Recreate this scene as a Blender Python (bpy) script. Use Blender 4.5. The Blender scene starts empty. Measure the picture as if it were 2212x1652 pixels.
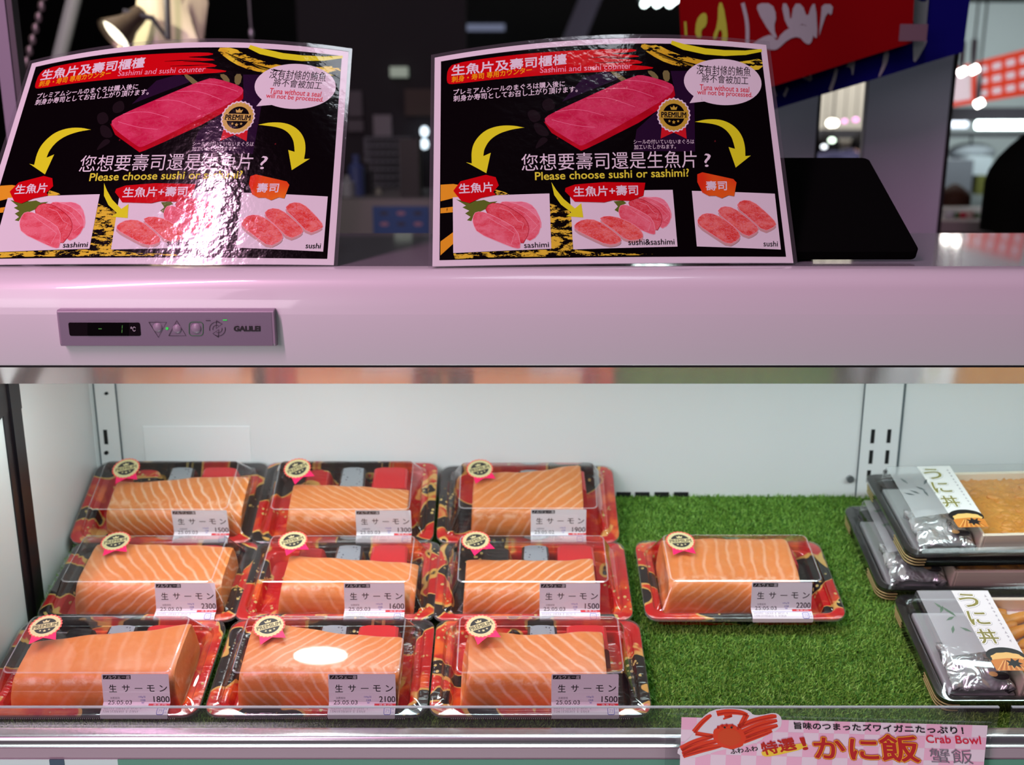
import bpy, bmesh, math, random
import numpy as np
from mathutils import Vector, Matrix
from mathutils.geometry import tessellate_polygon
random.seed(7); RNG = np.random.default_rng(7)
S = bpy.context.scene
C = S.collection

# ------------------------------------------------------------------ camera, world, big lights, exposure
F = 2190.0; PITCH = math.radians(14.03); SP, CP = math.sin(PITCH), math.cos(PITCH); CZ = 1.45
cam = bpy.data.objects.new('camera', bpy.data.cameras.new('camera')); C.objects.link(cam); S.camera = cam
cam.location = (0, 0, CZ); cam.rotation_euler = (math.pi/2 - PITCH, 0, 0)
cam.data.sensor_width = 36; cam.data.lens = F/2212*36; cam.data.clip_start = .02
cam.data.dof.use_dof = True; cam.data.dof.focus_distance = .885; cam.data.dof.aperture_fstop = 5.0
S.view_settings.view_transform = 'Standard'; S.view_settings.look = 'None'
S.view_settings.exposure = 0.0; S.view_settings.gamma = 1.0
S.cycles.transparent_max_bounces = 24; S.cycles.max_bounces = 10; S.cycles.use_denoising = True
S.cycles.caustics_reflective = False; S.cycles.caustics_refractive = False
W = bpy.data.worlds.new('hall_air'); S.world = W; W.use_nodes = True
W.node_tree.nodes['Background'].inputs[0].default_value = (.55, .55, .70, 1)
W.node_tree.nodes['Background'].inputs[1].default_value = .045

def area(name, loc, target, sx, sy, power, col, spread=180):
    l = bpy.data.lights.new(name, 'AREA'); l.shape = 'RECTANGLE'; l.size = sx; l.size_y = sy
    l.energy = power; l.color = col; l.spread = math.radians(spread)
    o = bpy.data.objects.new(name, l); C.objects.link(o); o.location = loc
    o.rotation_euler = (Vector(target)-Vector(loc)).to_track_quat('-Z', 'Y').to_euler(); return o
PINK = (1.0, .52, .78)
area('pink_ceiling_tube', (-.95, -.30, 2.75), (-.3, .85, 1.25), .07, 1.2, 30, PINK)
area('pink_hall_lamp', (-1.3, -1.4, 2.3), (-.2, .85, 1.2), .8, .8, 9, (1, .72, .88))
area('front_fill', (-1.1, -1.1, 1.6), (-.3, .85, 1.1), 1.0, .4, 8, (1, .86, .94))  # fill light added behind the camera to brighten the case front
area('case_lamp', (.15, .892, 1.2275), (.15, .99, .95), 1.6, .019, 2.3, (.80, 1.0, 1.0))
area('case_spot', (-.225, .957, 1.2285), (-.225, .957, .9), .062, .020, .11, (1, 1, 1)).data.shape = 'ELLIPSE'
area('low_front_fill', (0, .50, .40), (0, .79, .90), 1.6, .10, 1.05, (.88, 1, .97), 55)  # low fill light added to lift the front rail and tag strips
area('market_lamp_back', (3.1, 5.6, 2.26), (3.1, 6.6, 1.2), 2.6, .4, 42, (.92, 1, 1))

# ------------------------------------------------------------------ helpers
def lin(c):
    c = c/255.0
    return c/12.92 if c <= .04045 else ((c+.055)/1.055)**2.4
def rgb(r, g, b): return (lin(r), lin(g), lin(b), 1)
MATS = {}
def pmat(name, col, rough=.5, metal=0, coat=0, emit=0, ecol=None, spec=.5, coat_rough=.05):
    if name in MATS: return MATS[name]
    m = bpy.data.materials.new(name); m.use_nodes = True; b = m.node_tree.nodes['Principled BSDF']
    b.inputs['Base Color'].default_value = col; b.inputs['Roughness'].default_value = rough
    b.inputs['Metallic'].default_value = metal; b.inputs['Coat Weight'].default_value = coat
    b.inputs['Coat Roughness'].default_value = coat_rough; b.inputs['Specular IOR Level'].default_value = spec
    if emit:
        b.inputs['Emission Color'].default_value = ecol or col; b.inputs['Emission Strength'].default_value = emit
    MATS[name] = m; return m
class NT:
    """small node builder on top of a principled material"""
    def __init__(s, name):
        s.m = bpy.data.materials.new(name); s.m.use_nodes = True; s.t = s.m.node_tree
        s.b = s.t.nodes['Principled BSDF']; s.out = s.t.nodes['Material Output']; MATS[name] = s.m
    def n(s, typ, ins=None, **kw):
        nd = s.t.nodes.new(typ)
        for k, v in kw.items(): setattr(nd, k, v)
        for k, v in (ins or {}).items(): s.set(nd, k, v)
        return nd
    def set(s, nd, k, v):
        if isinstance(v, bpy.types.NodeSocket): s.t.links.new(v, nd.inputs[k])
        else: nd.inputs[k].default_value = v
    def math(s, op, a, b=0.0, clamp=False):
        nd = s.t.nodes.new('ShaderNodeMath'); nd.operation = op; nd.use_clamp = clamp
        s.set(nd, 0, a); s.set(nd, 1, b); return nd.outputs[0]
    def mix(s, f, a, b):
        nd = s.t.nodes.new('ShaderNodeMix'); nd.data_type = 'RGBA'
        s.set(nd, 0, f); s.set(nd, 6, a); s.set(nd, 7, b); return nd.outputs[2]
    def step(s, v, lo, hi):
        nd = s.t.nodes.new('ShaderNodeMapRange'); nd.interpolation_type = 'SMOOTHSTEP'
        s.set(nd, 0, v); nd.inputs[1].default_value = lo; nd.inputs[2].default_value = hi; return nd.outputs[0]
    def noise(s, vec, scale, detail=2, rough=.5, dist=0):
        nd = s.n('ShaderNodeTexNoise', {'Scale': scale, 'Detail': detail, 'Roughness': rough, 'Distortion': dist})
        if vec is not None: s.t.links.new(vec, nd.inputs['Vector'])
        return nd.outputs[0]
    def obj(s): return s.n('ShaderNodeTexCoord').outputs['Object']
    def scaled(s, vec, sc, loc=(0, 0, 0), rot=(0, 0, 0)):
        nd = s.n('ShaderNodeMapping', {'Scale': sc, 'Location': loc, 'Rotation': rot}); s.t.links.new(vec, nd.inputs[0]); return nd.outputs[0]
    def bump(s, h, strength, dist=.001):
        nd = s.n('ShaderNodeBump', {'Strength': strength, 'Distance': dist, 'Height': h}); s.t.links.new(nd.outputs[0], s.b.inputs['Normal'])
    def base(s, c, **kw):
        s.set(s.b, 'Base Color', c)
        for k, v in kw.items(): s.set(s.b, k.replace('_', ' ').title().replace('Ior', 'IOR'), v)

def link(o, parent=None):
    C.objects.link(o)
    if parent is not None: o.parent = parent
    return o
def tag(o, label=None, cat=None, group=None, kind=None):
    if label: o['label'] = label
    if cat: o['category'] = cat
    if group: o['group'] = group
    if kind: o['kind'] = kind
    return o
def empty(name, loc=(0, 0, 0), rot=(0, 0, 0), **kw):
    o = bpy.data.objects.new(name, None); o.empty_display_size = .02; C.objects.link(o)
    o.location = loc; o.rotation_euler = rot; return tag(o, **kw)
def mesh(name, verts, faces, mats, parent=None, fm=None, smooth=False):
    me = bpy.data.meshes.new(name); me.from_pydata([tuple(v) for v in verts], [], [tuple(f) for f in faces])
    for m in (mats if isinstance(mats, (list, tuple)) else [mats]): me.materials.append(m)
    if fm is not None: me.polygons.foreach_set('material_index', fm)
    if smooth:
        me.polygons.foreach_set('use_smooth', [True]*len(me.polygons))
        try: me.set_sharp_from_angle(angle=math.radians(smooth if smooth is not True else 180))
        except Exception: pass
    me.update(); return link(bpy.data.objects.new(name, me), parent)
class MB:
    """collects solids that make up ONE object"""
    def __init__(s): s.v = []; s.f = []; s.fm = []
    def add(s, vs, fs, mi=0):
        k = len(s.v); s.v += [tuple(v) for v in vs]; s.f += [tuple(i+k for i in f) for f in fs]; s.fm += [mi]*len(fs); return s
    def box(s, lo, hi, mi=0, M=None):
        x0, y0, z0 = lo; x1, y1, z1 = hi
        v = [(x0,y0,z0),(x1,y0,z0),(x1,y1,z0),(x0,y1,z0),(x0,y0,z1),(x1,y0,z1),(x1,y1,z1),(x0,y1,z1)]
        if M is not None: v = [tuple(M @ Vector(p)) for p in v]
        return s.add(v, [(0,3,2,1),(4,5,6,7),(0,1,5,4),(1,2,6,5),(2,3,7,6),(3,0,4,7)], mi)
    def tube(s, p, r, mi=0, n=10, caps=True):
        p = [Vector(q) for q in p]; rs = r if isinstance(r, (list, tuple)) else [r]*len(p); rings = []
        for i, q in enumerate(p):
            d = (p[min(i+1, len(p)-1)]-p[max(i-1, 0)]).normalized()
            a = d.orthogonal().normalized() if i == 0 else (a - d*a.dot(d)).normalized(); b = d.cross(a)
            rings.append([q + (a*math.cos(t)+b*math.sin(t))*rs[i] for t in [2*math.pi*j/n for j in range(n)]])
        return s.loft(rings, mi, caps, caps)
    def loft(s, rings, mi=0, cap0=False, cap1=False):
        n = len(rings[0]); k = len(s.v); fs = []
        for i in range(len(rings)-1):
            for j in range(n):
                a, b = i*n+j, i*n+(j+1) % n; fs.append((a, b, b+n, a+n))
        if cap0: fs.append(tuple(range(n-1, -1, -1)))
        if cap1: fs.append(tuple((len(rings)-1)*n+j for j in range(n)))
        return s.add([v for r in rings for v in r], fs, mi)
    def prism(s, pts, y0, y1, mi=0, axis=1):
        n = len(pts)
        mk = (lambda a, b, t: (a, t, b)) if axis == 1 else ((lambda a, b, t: (t, a, b)) if axis == 0 else (lambda a, b, t: (a, b, t)))
        v = [mk(a, b, y0) for a, b in pts] + [mk(a, b, y1) for a, b in pts]
        f = [tuple(range(n-1, -1, -1)), tuple(range(n, 2*n))] + [(i, (i+1) % n, n+(i+1) % n, n+i) for i in range(n)]
        return s.add(v, f, mi)
    def ball(s, c, r, mi=0, nu=14, nv=10):
        r = r if isinstance(r, tuple) else (r, r, r); rings = []
        for i in range(1, nv):
            t = math.pi*i/nv
            rings.append([(c[0]+r[0]*math.sin(t)*math.cos(2*math.pi*j/nu), c[1]+r[1]*math.sin(t)*math.sin(2*math.pi*j/nu), c[2]-r[2]*math.cos(t)) for j in range(nu)])
        return s.loft(rings, mi, True, True)
    def build(s, name, mats, parent=None, smooth=False, bevel=0):
        o = mesh(name, s.v, s.f, mats, parent, s.fm, smooth)
        if bevel:
            b = o.modifiers.new('bevel', 'BEVEL'); b.width = bevel; b.segments = 2; b.limit_method = 'ANGLE'; b.angle_limit = math.radians(40)
        return o
def rr(x0, x1, y0, y1, r, z=0, n=5):
    out = []
    for cx, cy, a0 in ((x1-r, y1-r, 0), (x0+r, y1-r, 90), (x0+r, y0+r, 180), (x1-r, y0+r, 270)):
        for i in range(n+1):
            a = math.radians(a0+90*i/n); out.append((cx+r*math.cos(a), cy+r*math.sin(a), z))
    return out
def chaikin(p, k=2, closed=True):
    p = [tuple(q) for q in p]
    for _ in range(k):
        o = []
        n = len(p)
        for i in range(n if closed else n-1):
            a, b = p[i], p[(i+1) % n]
            o.append(tuple(.75*x+.25*y for x, y in zip(a, b))); o.append(tuple(.25*x+.75*y for x, y in zip(a, b)))
        if not closed: o = [p[0]]+o+[p[-1]]
        p = o
    return p
def P(px, py, Y):
    """the point at depth Y that the photograph shows at a pixel"""
    v = (py-826)/F; d = Y/(CP-v*SP); return Vector(((px-1106)/F*d, Y, CZ-d*(SP+v*CP)))
# ------------------------------------------------------------------ flat artwork (print on sheets)
_txt = {}
def text_geo(s):
    if s in _txt: return _txt[s]
    c = bpy.data.curves.new('t', 'FONT'); c.body = s; c.resolution_u = 3
    o = bpy.data.objects.new('t', c); C.objects.link(o); bpy.context.view_layer.update()
    e = o.evaluated_get(bpy.context.evaluated_depsgraph_get()); me = e.to_mesh()
    v = np.array([(q.co.x, q.co.y) for q in me.vertices]); fs = [tuple(p.vertices) for p in me.polygons]
    e.to_mesh_clear(); bpy.data.objects.remove(o); bpy.data.curves.remove(c)
    mn, mx = v.min(0), v.max(0); asp = (mx-mn)[0]/max(1e-6, (mx-mn)[1]); v = (v-mn)/np.maximum(mx-mn, 1e-6)
    _txt[s] = (v, fs, asp); return _txt[s]
def homog(src, dst):
    A = []; b = []
    for (x, y), (u, v) in zip(src, dst):
        A += [[x, y, 1, 0, 0, 0, -u*x, -u*y], [0, 0, 0, x, y, 1, -v*x, -v*y]]; b += [u, v]
    h = np.append(np.linalg.solve(np.array(A, float), np.array(b, float)), 1).reshape(3, 3)
    def f(p):
        p = np.atleast_2d(np.asarray(p, float)); q = np.c_[p, np.ones(len(p))] @ h.T; return q[:, :2]/q[:, 2:]
    return f
class Art:
    def __init__(s, tf=None, up=-1): s.it = []; s.tf = tf or (lambda p: np.atleast_2d(np.asarray(p, float))); s.up = up; s.mats = []
    def mi(s, m):
        if m not in s.mats: s.mats.append(m)
        return s.mats.index(m)
    def poly(s, pts, m, layer, k=0):
        if k: pts = chaikin(pts, k)
        q = s.tf(pts); fs = [tuple(range(len(q)))] if len(q) < 4 else [tuple(f) for f in tessellate_polygon([[Vector((x, y, 0)) for x, y in q]])]
        s.it.append((q, fs, s.mi(m), layer)); return s
    def rect(s, x0, y0, x1, y1, m, layer): return s.poly([(x0, y0), (x1, y0), (x1, y1), (x0, y1)], m, layer)
    def ell(s, cx, cy, rx, ry, m, layer, n=36, rot=0, wob=0, nw=12):
        p = []
        for i in range(n):
            a = 2*math.pi*i/n; q = 1+wob*math.cos(nw*a); x, y = rx*q*math.cos(a), ry*q*math.sin(a)
            p.append((cx+x*math.cos(rot)-y*math.sin(rot), cy+x*math.sin(rot)+y*math.cos(rot)))
        return s.poly(p, m, layer)
    def line(s, pts, w, m, layer):
        """stroke with width w (number or list) along pts"""
        ws = list(np.interp(np.linspace(0, 1, len(pts)), np.linspace(0, 1, len(w)), w)) if isinstance(w, (list, tuple)) else [w]*len(pts); L = []; R = []
        for i, (x, y) in enumerate(pts):
            a = np.array(pts[max(0, i-1)]); b = np.array(pts[min(len(pts)-1, i+1)]); d = (b-a)/max(1e-9, np.linalg.norm(b-a))
            L.append((x-d[1]*ws[i]/2, y+d[0]*ws[i]/2)); R.append((x+d[1]*ws[i]/2, y-d[0]*ws[i]/2))
        for i in range(len(pts)-1): s.poly([L[i], L[i+1], R[i+1], R[i]], m, layer)
        return s
    def text(s, t, p0, p1, h, m, layer, bold=0, ital=0):
        v, fs, asp = text_geo(t); p0 = np.array(p0, float); p1 = np.array(p1, float); d = p1-p0
        u = np.array((-d[1], d[0]))/np.linalg.norm(d)
        if s.up < 0: u = -u
        for ib, (dx, dy) in enumerate([(0, 0)] if not bold else [(bold*math.cos(a), bold*math.sin(a)) for a in [i*math.pi/4 for i in range(8)]]):
            w = p0 + d*(v[:, :1]+ital*h/np.linalg.norm(d)*v[:, 1:]) + u*h*v[:, 1:] + np.array((dx, dy))
            s.it.append((s.tf(w), fs, s.mi(m), layer+ib*.11))
        return s
    def build(s, name, place, parent=None, cuts_u=(), cuts_v=(), eps=6e-5):
        """place(u, v, offset) -> point; u, v in the artwork's own plane"""
        bm = bmesh.new()
        for v, fs, mi, ly in s.it:
            vs = [bm.verts.new((x, y, ly*eps)) for x, y in v]
            for f in fs:
                try: q = bm.faces.new([vs[i] for i in f]); q.material_index = mi
                except ValueError: pass
        for ax, cuts in ((0, cuts_u), (1, cuts_v)):
            for c in cuts:
                bmesh.ops.bisect_plane(bm, geom=bm.verts[:]+bm.edges[:]+bm.faces[:], plane_co=(c if ax == 0 else 0, c if ax == 1 else 0, 0), plane_no=(1, 0, 0) if ax == 0 else (0, 1, 0), dist=1e-9)
        for v in bm.verts: v.co = place(*v.co)
        me = bpy.data.meshes.new(name); bm.to_mesh(me); bm.free()
        for m in s.mats: me.materials.append(m)
        return link(bpy.data.objects.new(name, me), parent)

# ------------------------------------------------------------------ materials
def clear(name, tint=(.97, .98, .975), rough=.03, gain=1.7, haze=0.0, hazecol=(.8, .8, .8), bump=0):
    t = NT(name); t.t.nodes.remove(t.b)
    lw = t.n('ShaderNodeLayerWeight', {'Blend': .5}).outputs['Facing']
    f = t.math('MULTIPLY', t.math('ADD', t.math('MULTIPLY', t.math('POWER', lw, 5.0), .96), .04), gain, True)
    tr = t.n('ShaderNodeBsdfTransparent', {'Color': (*tint, 1)}); gl = t.n('ShaderNodeBsdfGlossy', {'Color': (1, 1, 1, 1), 'Roughness': rough})
    if bump:
        nz = t.noise(t.obj(), bump, 2); bp = t.n('ShaderNodeBump', {'Strength': .15, 'Distance': .0015, 'Height': nz}); t.t.links.new(bp.outputs[0], gl.inputs['Normal'])
    mx = t.n('ShaderNodeMixShader', {0: f}); t.t.links.new(tr.outputs[0], mx.inputs[1]); t.t.links.new(gl.outputs[0], mx.inputs[2]); r = mx
    if haze:
        df = t.n('ShaderNodeBsdfDiffuse', {'Color': (*hazecol, 1)}); m2 = t.n('ShaderNodeMixShader', {0: haze})
        t.t.links.new(mx.outputs[0], m2.inputs[1]); t.t.links.new(df.outputs[0], m2.inputs[2]); r = m2
    t.t.links.new(r.outputs[0], t.out.inputs[0]); return t.m
M_LID = clear('clear_lid_plastic', (.985, .988, .988), .045, 1.7, .008)
M_FILM = clear('laminate_film', (.98, .98, .98), .09, 1.25, 0, bump=140)
M_FILMEDGE = clear('laminate_edge', (.93, .94, .95), .08, 2.2, .06, (.75, .72, .78))
M_GUARD = clear('clear_acrylic', (.95, .97, .965), .05, 2.0, .025, (.62, .60, .62))
M_FROST = clear('frosted_lid_plastic', (.93, .94, .94), .08, 2.0, .12, (.85, .86, .87))
paint = NT('canopy_white_enamel')
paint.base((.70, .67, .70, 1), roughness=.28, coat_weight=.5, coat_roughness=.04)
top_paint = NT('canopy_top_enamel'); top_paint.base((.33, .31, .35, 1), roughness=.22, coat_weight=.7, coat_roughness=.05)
t = NT('case_interior_white'); nz = t.noise(t.obj(), 6, 3); t.base(t.mix(nz, (.74, .75, .75, 1), (.80, .81, .81, 1)), roughness=.42)
M_IN = t.m
M_BLK = pmat('black_frame_paint', rgb(26, 20, 24), .35)
M_SLOT = pmat('slot_black', rgb(8, 8, 9), .8)
M_SEAM = pmat('seam_grey', rgb(90, 100, 104), .6)
M_LIP = pmat('polished_lip', (.74, .66, .69, 1), .16, .65)
M_ALU = pmat('brushed_aluminium', (.72, .72, .74, 1), .25, .9)
M_RAIL = pmat('grey_rail_plastic', rgb(164, 150, 156), .35)
M_SHELF = pmat('shelf_steel', (.6, .6, .6, 1), .4)
WHITE = pmat('white_paper', (.78, .77, .78, 1), .55); LABELW = pmat('label_paper', (.80, .79, .80, 1), .38)
INK = pmat('black_ink', rgb(22, 16, 20), .5); REDI = pmat('red_ink', rgb(214, 38, 44), .45); BLUEI = pmat('blue_ink', rgb(64, 72, 176), .5)
GREYI = pmat('grey_ink', rgb(120, 112, 122), .5)

# salmon: stripes follow obj attributes
t = NT('salmon_flesh'); oc = t.obj(); sx = t.n('ShaderNodeSeparateXYZ'); t.t.links.new(oc, sx.inputs[0]); X, Y, Z = sx.outputs
at = lambda n: t.n('ShaderNodeAttribute', attribute_type='OBJECT', attribute_name=n).outputs['Fac']
w = t.math('ADD', t.math('MULTIPLY', Y, -1.0), t.math('MULTIPLY', Z, -1.0))
nz1 = t.math('SUBTRACT', t.noise(oc, 26, 3), .5); nz2 = t.noise(oc, 120, 3); nz3 = t.noise(oc, 14, 2)
p = t.math('ADD', X, t.math('ADD', t.math('MULTIPLY', w, at('slant')), t.math('MULTIPLY', t.math('ABSOLUTE', t.math('SUBTRACT', w, at('spine'))), at('chevron'))))
p = t.math('ADD', p, t.math('MULTIPLY', nz1, .017)); p = t.math('MULTIPLY', p, at('freq'))
fr = t.math('ABSOLUTE', t.math('SUBTRACT', t.math('FRACT', p), .5))
ln = t.math('SUBTRACT', 1.0, t.step(t.math('ADD', fr, t.math('MULTIPLY', t.math('SUBTRACT', nz3, .5), .16)), .02, .22))
ln = t.math('MULTIPLY', ln, t.math('MULTIPLY', at('contrast'), t.step(nz3, .25, .6)))
sp = t.math('SUBTRACT', 1.0, t.step(t.math('ABSOLUTE', t.math('SUBTRACT', w, at('spine'))), .0, .007))
sp = t.math('MULTIPLY', sp, t.math('MULTIPLY', t.step(nz2, .42, .62), .55))
flesh = t.mix(nz3, (.69, .200, .036, 1), (.83, .285, .080, 1))
flesh = t.mix(t.math('MULTIPLY', t.step(nz2, .45, .8), .25), flesh, (.92, .46, .22, 1))
flesh = t.mix(t.math('MAXIMUM', ln, sp, True), flesh, (.92, .60, .40, 1))
t.base(flesh, roughness=.34, subsurface_weight=.12, subsurface_scale=.004)
t.b.inputs['Subsurface Radius'].default_value = (1, .35, .15)
t.bump(t.math('ADD', t.math('MULTIPLY', ln, -.3), t.noise(oc, 220, 3)), .30, .0012); M_SALMON = t.m

# tray print: black / red / gold flakes
t = NT('tray_red_black_gold'); oi = t.n('ShaderNodeObjectInfo').outputs['Random']; oc = t.obj()
off = t.n('ShaderNodeCombineXYZ', {0: t.math('MULTIPLY', oi, 3.1), 1: t.math('MULTIPLY', oi, 7.7), 2: 0.0}).outputs[0]
vv = t.n('ShaderNodeVectorMath', operation='ADD'); t.t.links.new(oc, vv.inputs[0]); t.t.links.new(off, vv.inputs[1]); ov = vv.outputs[0]
big = t.noise(t.scaled(ov, (1, 1.3, 1)), 15, 1.5, .5, .35); sm = t.noise(ov, 42, 3)
red = t.mix(t.step(sm, .50, .72), rgb(196, 16, 20), rgb(236, 104, 34))
red = t.mix(t.step(t.noise(ov, 30, 2, .5, 1.0), .62, .70), red, rgb(228, 170, 92))
isred = t.step(big, .468, .478); edge = t.math('MULTIPLY', t.step(big, .461, .466), t.math('SUBTRACT', 1.0, t.step(big, .477, .486)))
col = t.mix(isred, rgb(20, 14, 18), red); col = t.mix(edge, col, rgb(214, 168, 84))
vo = t.n('ShaderNodeTexVoronoi', {'Scale': 150.0}); t.t.links.new(ov, vo.inputs['Vector'])
fl = t.math('MULTIPLY', t.math('SUBTRACT', 1.0, t.step(vo.outputs['Distance'], .22, .28)), t.step(t.noise(ov, 24, 2), .56, .60))
col = t.mix(fl, col, rgb(206, 184, 112)); t.base(col, roughness=.14, coat_weight=.5); t.bump(t.noise(t.scaled(oc, (1, 4, 1)), 70, 2), .35, .002); M_TRAY = t.m
t = NT('tray_silver_dots'); oc = t.obj(); vo = t.n('ShaderNodeTexVoronoi', {'Scale': 260.0}); t.t.links.new(oc, vo.inputs['Vector'])
t.base(t.mix(t.math('SUBTRACT', 1.0, t.step(vo.outputs['Distance'], .15, .3)), rgb(150, 158, 164), rgb(60, 62, 66)), roughness=.3); M_SILV = t.m
M_TRED = pmat('tray_red_cup', rgb(214, 40, 48), .16, 0, .5); M_TBLK = pmat('tray_black', rgb(18, 14, 17), .15, 0, .5)

# ------------------------------------------------------------------ display case
KY, KD = .813, .509; SLOPE = math.atan(.32); SS, SC = math.sin(SLOPE), math.cos(SLOPE)
def dk(x, s, h):        # point on the sloping deck: s along it from the front tray edge, h off the mat base
    h -= .0195
    return Vector((x, KY+s*SC-h*SS, CZ-KD+s*SS+h*SC))
XL, XR, WL, WY = -.80, 1.05, -.4905, 1.139
case = empty('display_case', (0, 1.0, 0), label='refrigerated display case with pale canopy above lit white interior', cat='display case')
case.location = (0, 1.0, 0)
def cs(mb, name, mats, **kw):     # parts are authored in world coordinates
    mb.v = [(x, y-1.0, z) for x, y, z in mb.v]; return mb.build(name, mats, case, **kw)
zt = CZ-.1126
prof = [(WY+.01, zt-.0035), (.862, zt-.0035), (.8615, zt-.001)]
front = [(.8612, zt-.0012)] + chaikin([(.856, zt), (.842, zt-.0012), (.8315, zt-.010), (.8275, zt-.024), (.8262, zt-.036)], 3, False) + [(.8290, CZ-.1905), (.8300, CZ-.1925)]
tp = [(WY+.005, zt-.0006), (.8618, zt-.0006), (.8618, zt-.004), (WY+.005, zt-.004)]
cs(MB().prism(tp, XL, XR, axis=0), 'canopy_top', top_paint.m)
fp = front + [(.8400, CZ-.1925), (.8616, zt-.006)]
cs(MB().prism(fp, XL, XR, axis=0), 'canopy_front', paint.m, smooth=35)
lipA, lipB = (.8320, CZ-.1940), (.8785, CZ-.2206)
cs(MB().prism([lipA, lipB, (.8795, CZ-.2190), (.8335, CZ-.1925)], XL, XR, axis=0), 'canopy_lip', M_LIP)
cs(MB().prism([(.8302, CZ-.1918), (.8302, CZ-.1944), (.8420, CZ-.1944), (.8420, CZ-.1918)], XL, XR, axis=0), 'canopy_seam', M_SLOT)
cs(MB().box((WL, .8800, CZ-.2195), (XR, WY, CZ-.2165)), 'canopy_soffit', M_IN)
# back wall, uprights, slots
cs(MB().box((WL-.01, WY, CZ-.62), (XR, WY+.012, CZ-.15)), 'back_panel', M_IN)
def bx(px, py): return P(px, py, WY)
def upright(xa, xb, seam_w):
    a, b = bx(xa, 840).x, bx(xb, 840).x
    cs(MB().box((a, WY-.0022, CZ-.60), (b, WY+.002, CZ-.22)), 'upright_strip', M_IN)
    for x, w in ((a, seam_w[0]), (b, seam_w[1])):
        cs(MB().box((x-w, WY-.0026, CZ-.60), (x+w, WY+.002, CZ-.22)), 'seam', M_SEAM)
upright(204, 251, (.0008, .0005)); upright(1867, 1953, (.0004, .0013))
def slot(px, y0, y1, w=.0022):
    a, b = bx(px, y0), bx(px, y1)
    cs(MB().box((a.x-w, WY-.0027, b.z), (a.x+w, WY+.002, a.z)), 'bracket_slot', M_SLOT)
for px, y0, y1 in ((228.5, 927, 958), (1885, 926, 956), (1920, 926, 955), (1881, 971, 1000), (1916, 971, 1000), (1876, 1014, 1040), (1911, 1014, 1040)): slot(px, y0, y1)
for px in (1347, 1387, 1429, 1471):
    a = bx(px, 1066); cs(MB().box((a.x-.0085, WY-.002, a.z-.0035), (a.x+.0085, WY+.002, a.z+.002)), 'air_slot', M_SLOT)
for px, py, r, m in ((232, 848, .0018, M_SLOT), (232, 976, .0022, M_SLOT), (1893, 1028, .0016, M_SLOT), (1835, 1033, .0042, pmat('screw_steel', (.30, .32, .33, 1), .35, .8))):
    a = bx(px, py); cs(MB().tube([(a.x, WY-.0045, a.z), (a.x, WY+.002, a.z)], r, n=14), 'screw', m)
# side panel with black frame post
cs(MB().box((WL-.012, .80, CZ-.60), (WL, WY, CZ-.218)), 'side_panel', M_IN)
cs(MB().box((WL-.004, .938, CZ-.58), (WL+.0015, .974, CZ-.219)).box((WL-.004, .950, CZ-.58), (WL+.004, .958, CZ-.219)), 'frame_post', M_BLK)
cs(MB().prism([(.86, CZ-.2195), (.9745, CZ-.2195), (.9745, CZ-.270), (.955, CZ-.2665), (.94, CZ-.2665), (.92, CZ-.272), (.86, CZ-.29)], WL-.003, WL+.002, axis=0), 'frame_corner', M_BLK)
# deck, front rail
def dprism(pts, x0, x1): 
    m = MB(); q = [dk(0, s, h) for s, h in pts]; m.prism([(v.y, v.z) for v in q], x0, x1, axis=0); return m
cs(dprism([(-.012, -.001), (.345, -.001), (.345, -.012), (-.012, -.012)], WL, XR), 'deck_shelf', M_SHELF)
z0 = CZ-.5175
alu = [(.8005, z0+.0010)] + chaikin([(.7985, z0+.001), (.7885, z0-.0005), (.7868, z0-.006), (.7885, z0-.011)], 2, False) + [(.801, z0-.011)]
cs(MB().prism(alu, XL, XR, axis=0), 'bullnose_rail', M_ALU, smooth=40)
cs(MB().box((XL, .7880, CZ-.5395), (XR, .801, CZ-.5287)), 'grey_strip', M_RAIL)
GREEN = pmat('green_tag_strip', rgb(96, 152, 128), .3); PALE = pmat('pale_tag_strip', rgb(200, 224, 216), .3)
xg = P(255, 1645, .788).x; xd0, xd1 = P(108, 1645, .788).x, P(140, 1645, .788).x
cs(MB().box((xg, .7872, CZ-.585), (XR, .801, CZ-.5397)), 'tag_strip', GREEN)
cs(MB().box((XL, .7872, CZ-.585), (xd0, .801, CZ-.5397)).box((xd1, .7872, CZ-.585), (xg, .801, CZ-.5397)), 'tag_strip', PALE)
cs(MB().box((xd0, .7868, CZ-.585), (xd1, .801, CZ-.5397)), 'tag_divider', pmat('slate_divider', rgb(70, 92, 104), .3))
cs(MB().box((XL, .795, .35), (XR, .86, CZ-.585)).box((XL, .80, 0), (XR, 1.16, .72)), 'lower_cabinet', M_RAIL)
# magnetic sheet
a, b = P(308, 920, WY-.001), P(544, 990, WY-.001)
tag(MB().box((a.x, WY-.0016, b.z-.03), (b.x, WY-.0001, a.z)).build('magnet_sheet', pmat('magnet_sheet_white', (.83, .845, .85, 1), .35), bevel=.0006),
    'plain white magnetic sheet on the back wall of the case above salmon', 'sheet')
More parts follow.
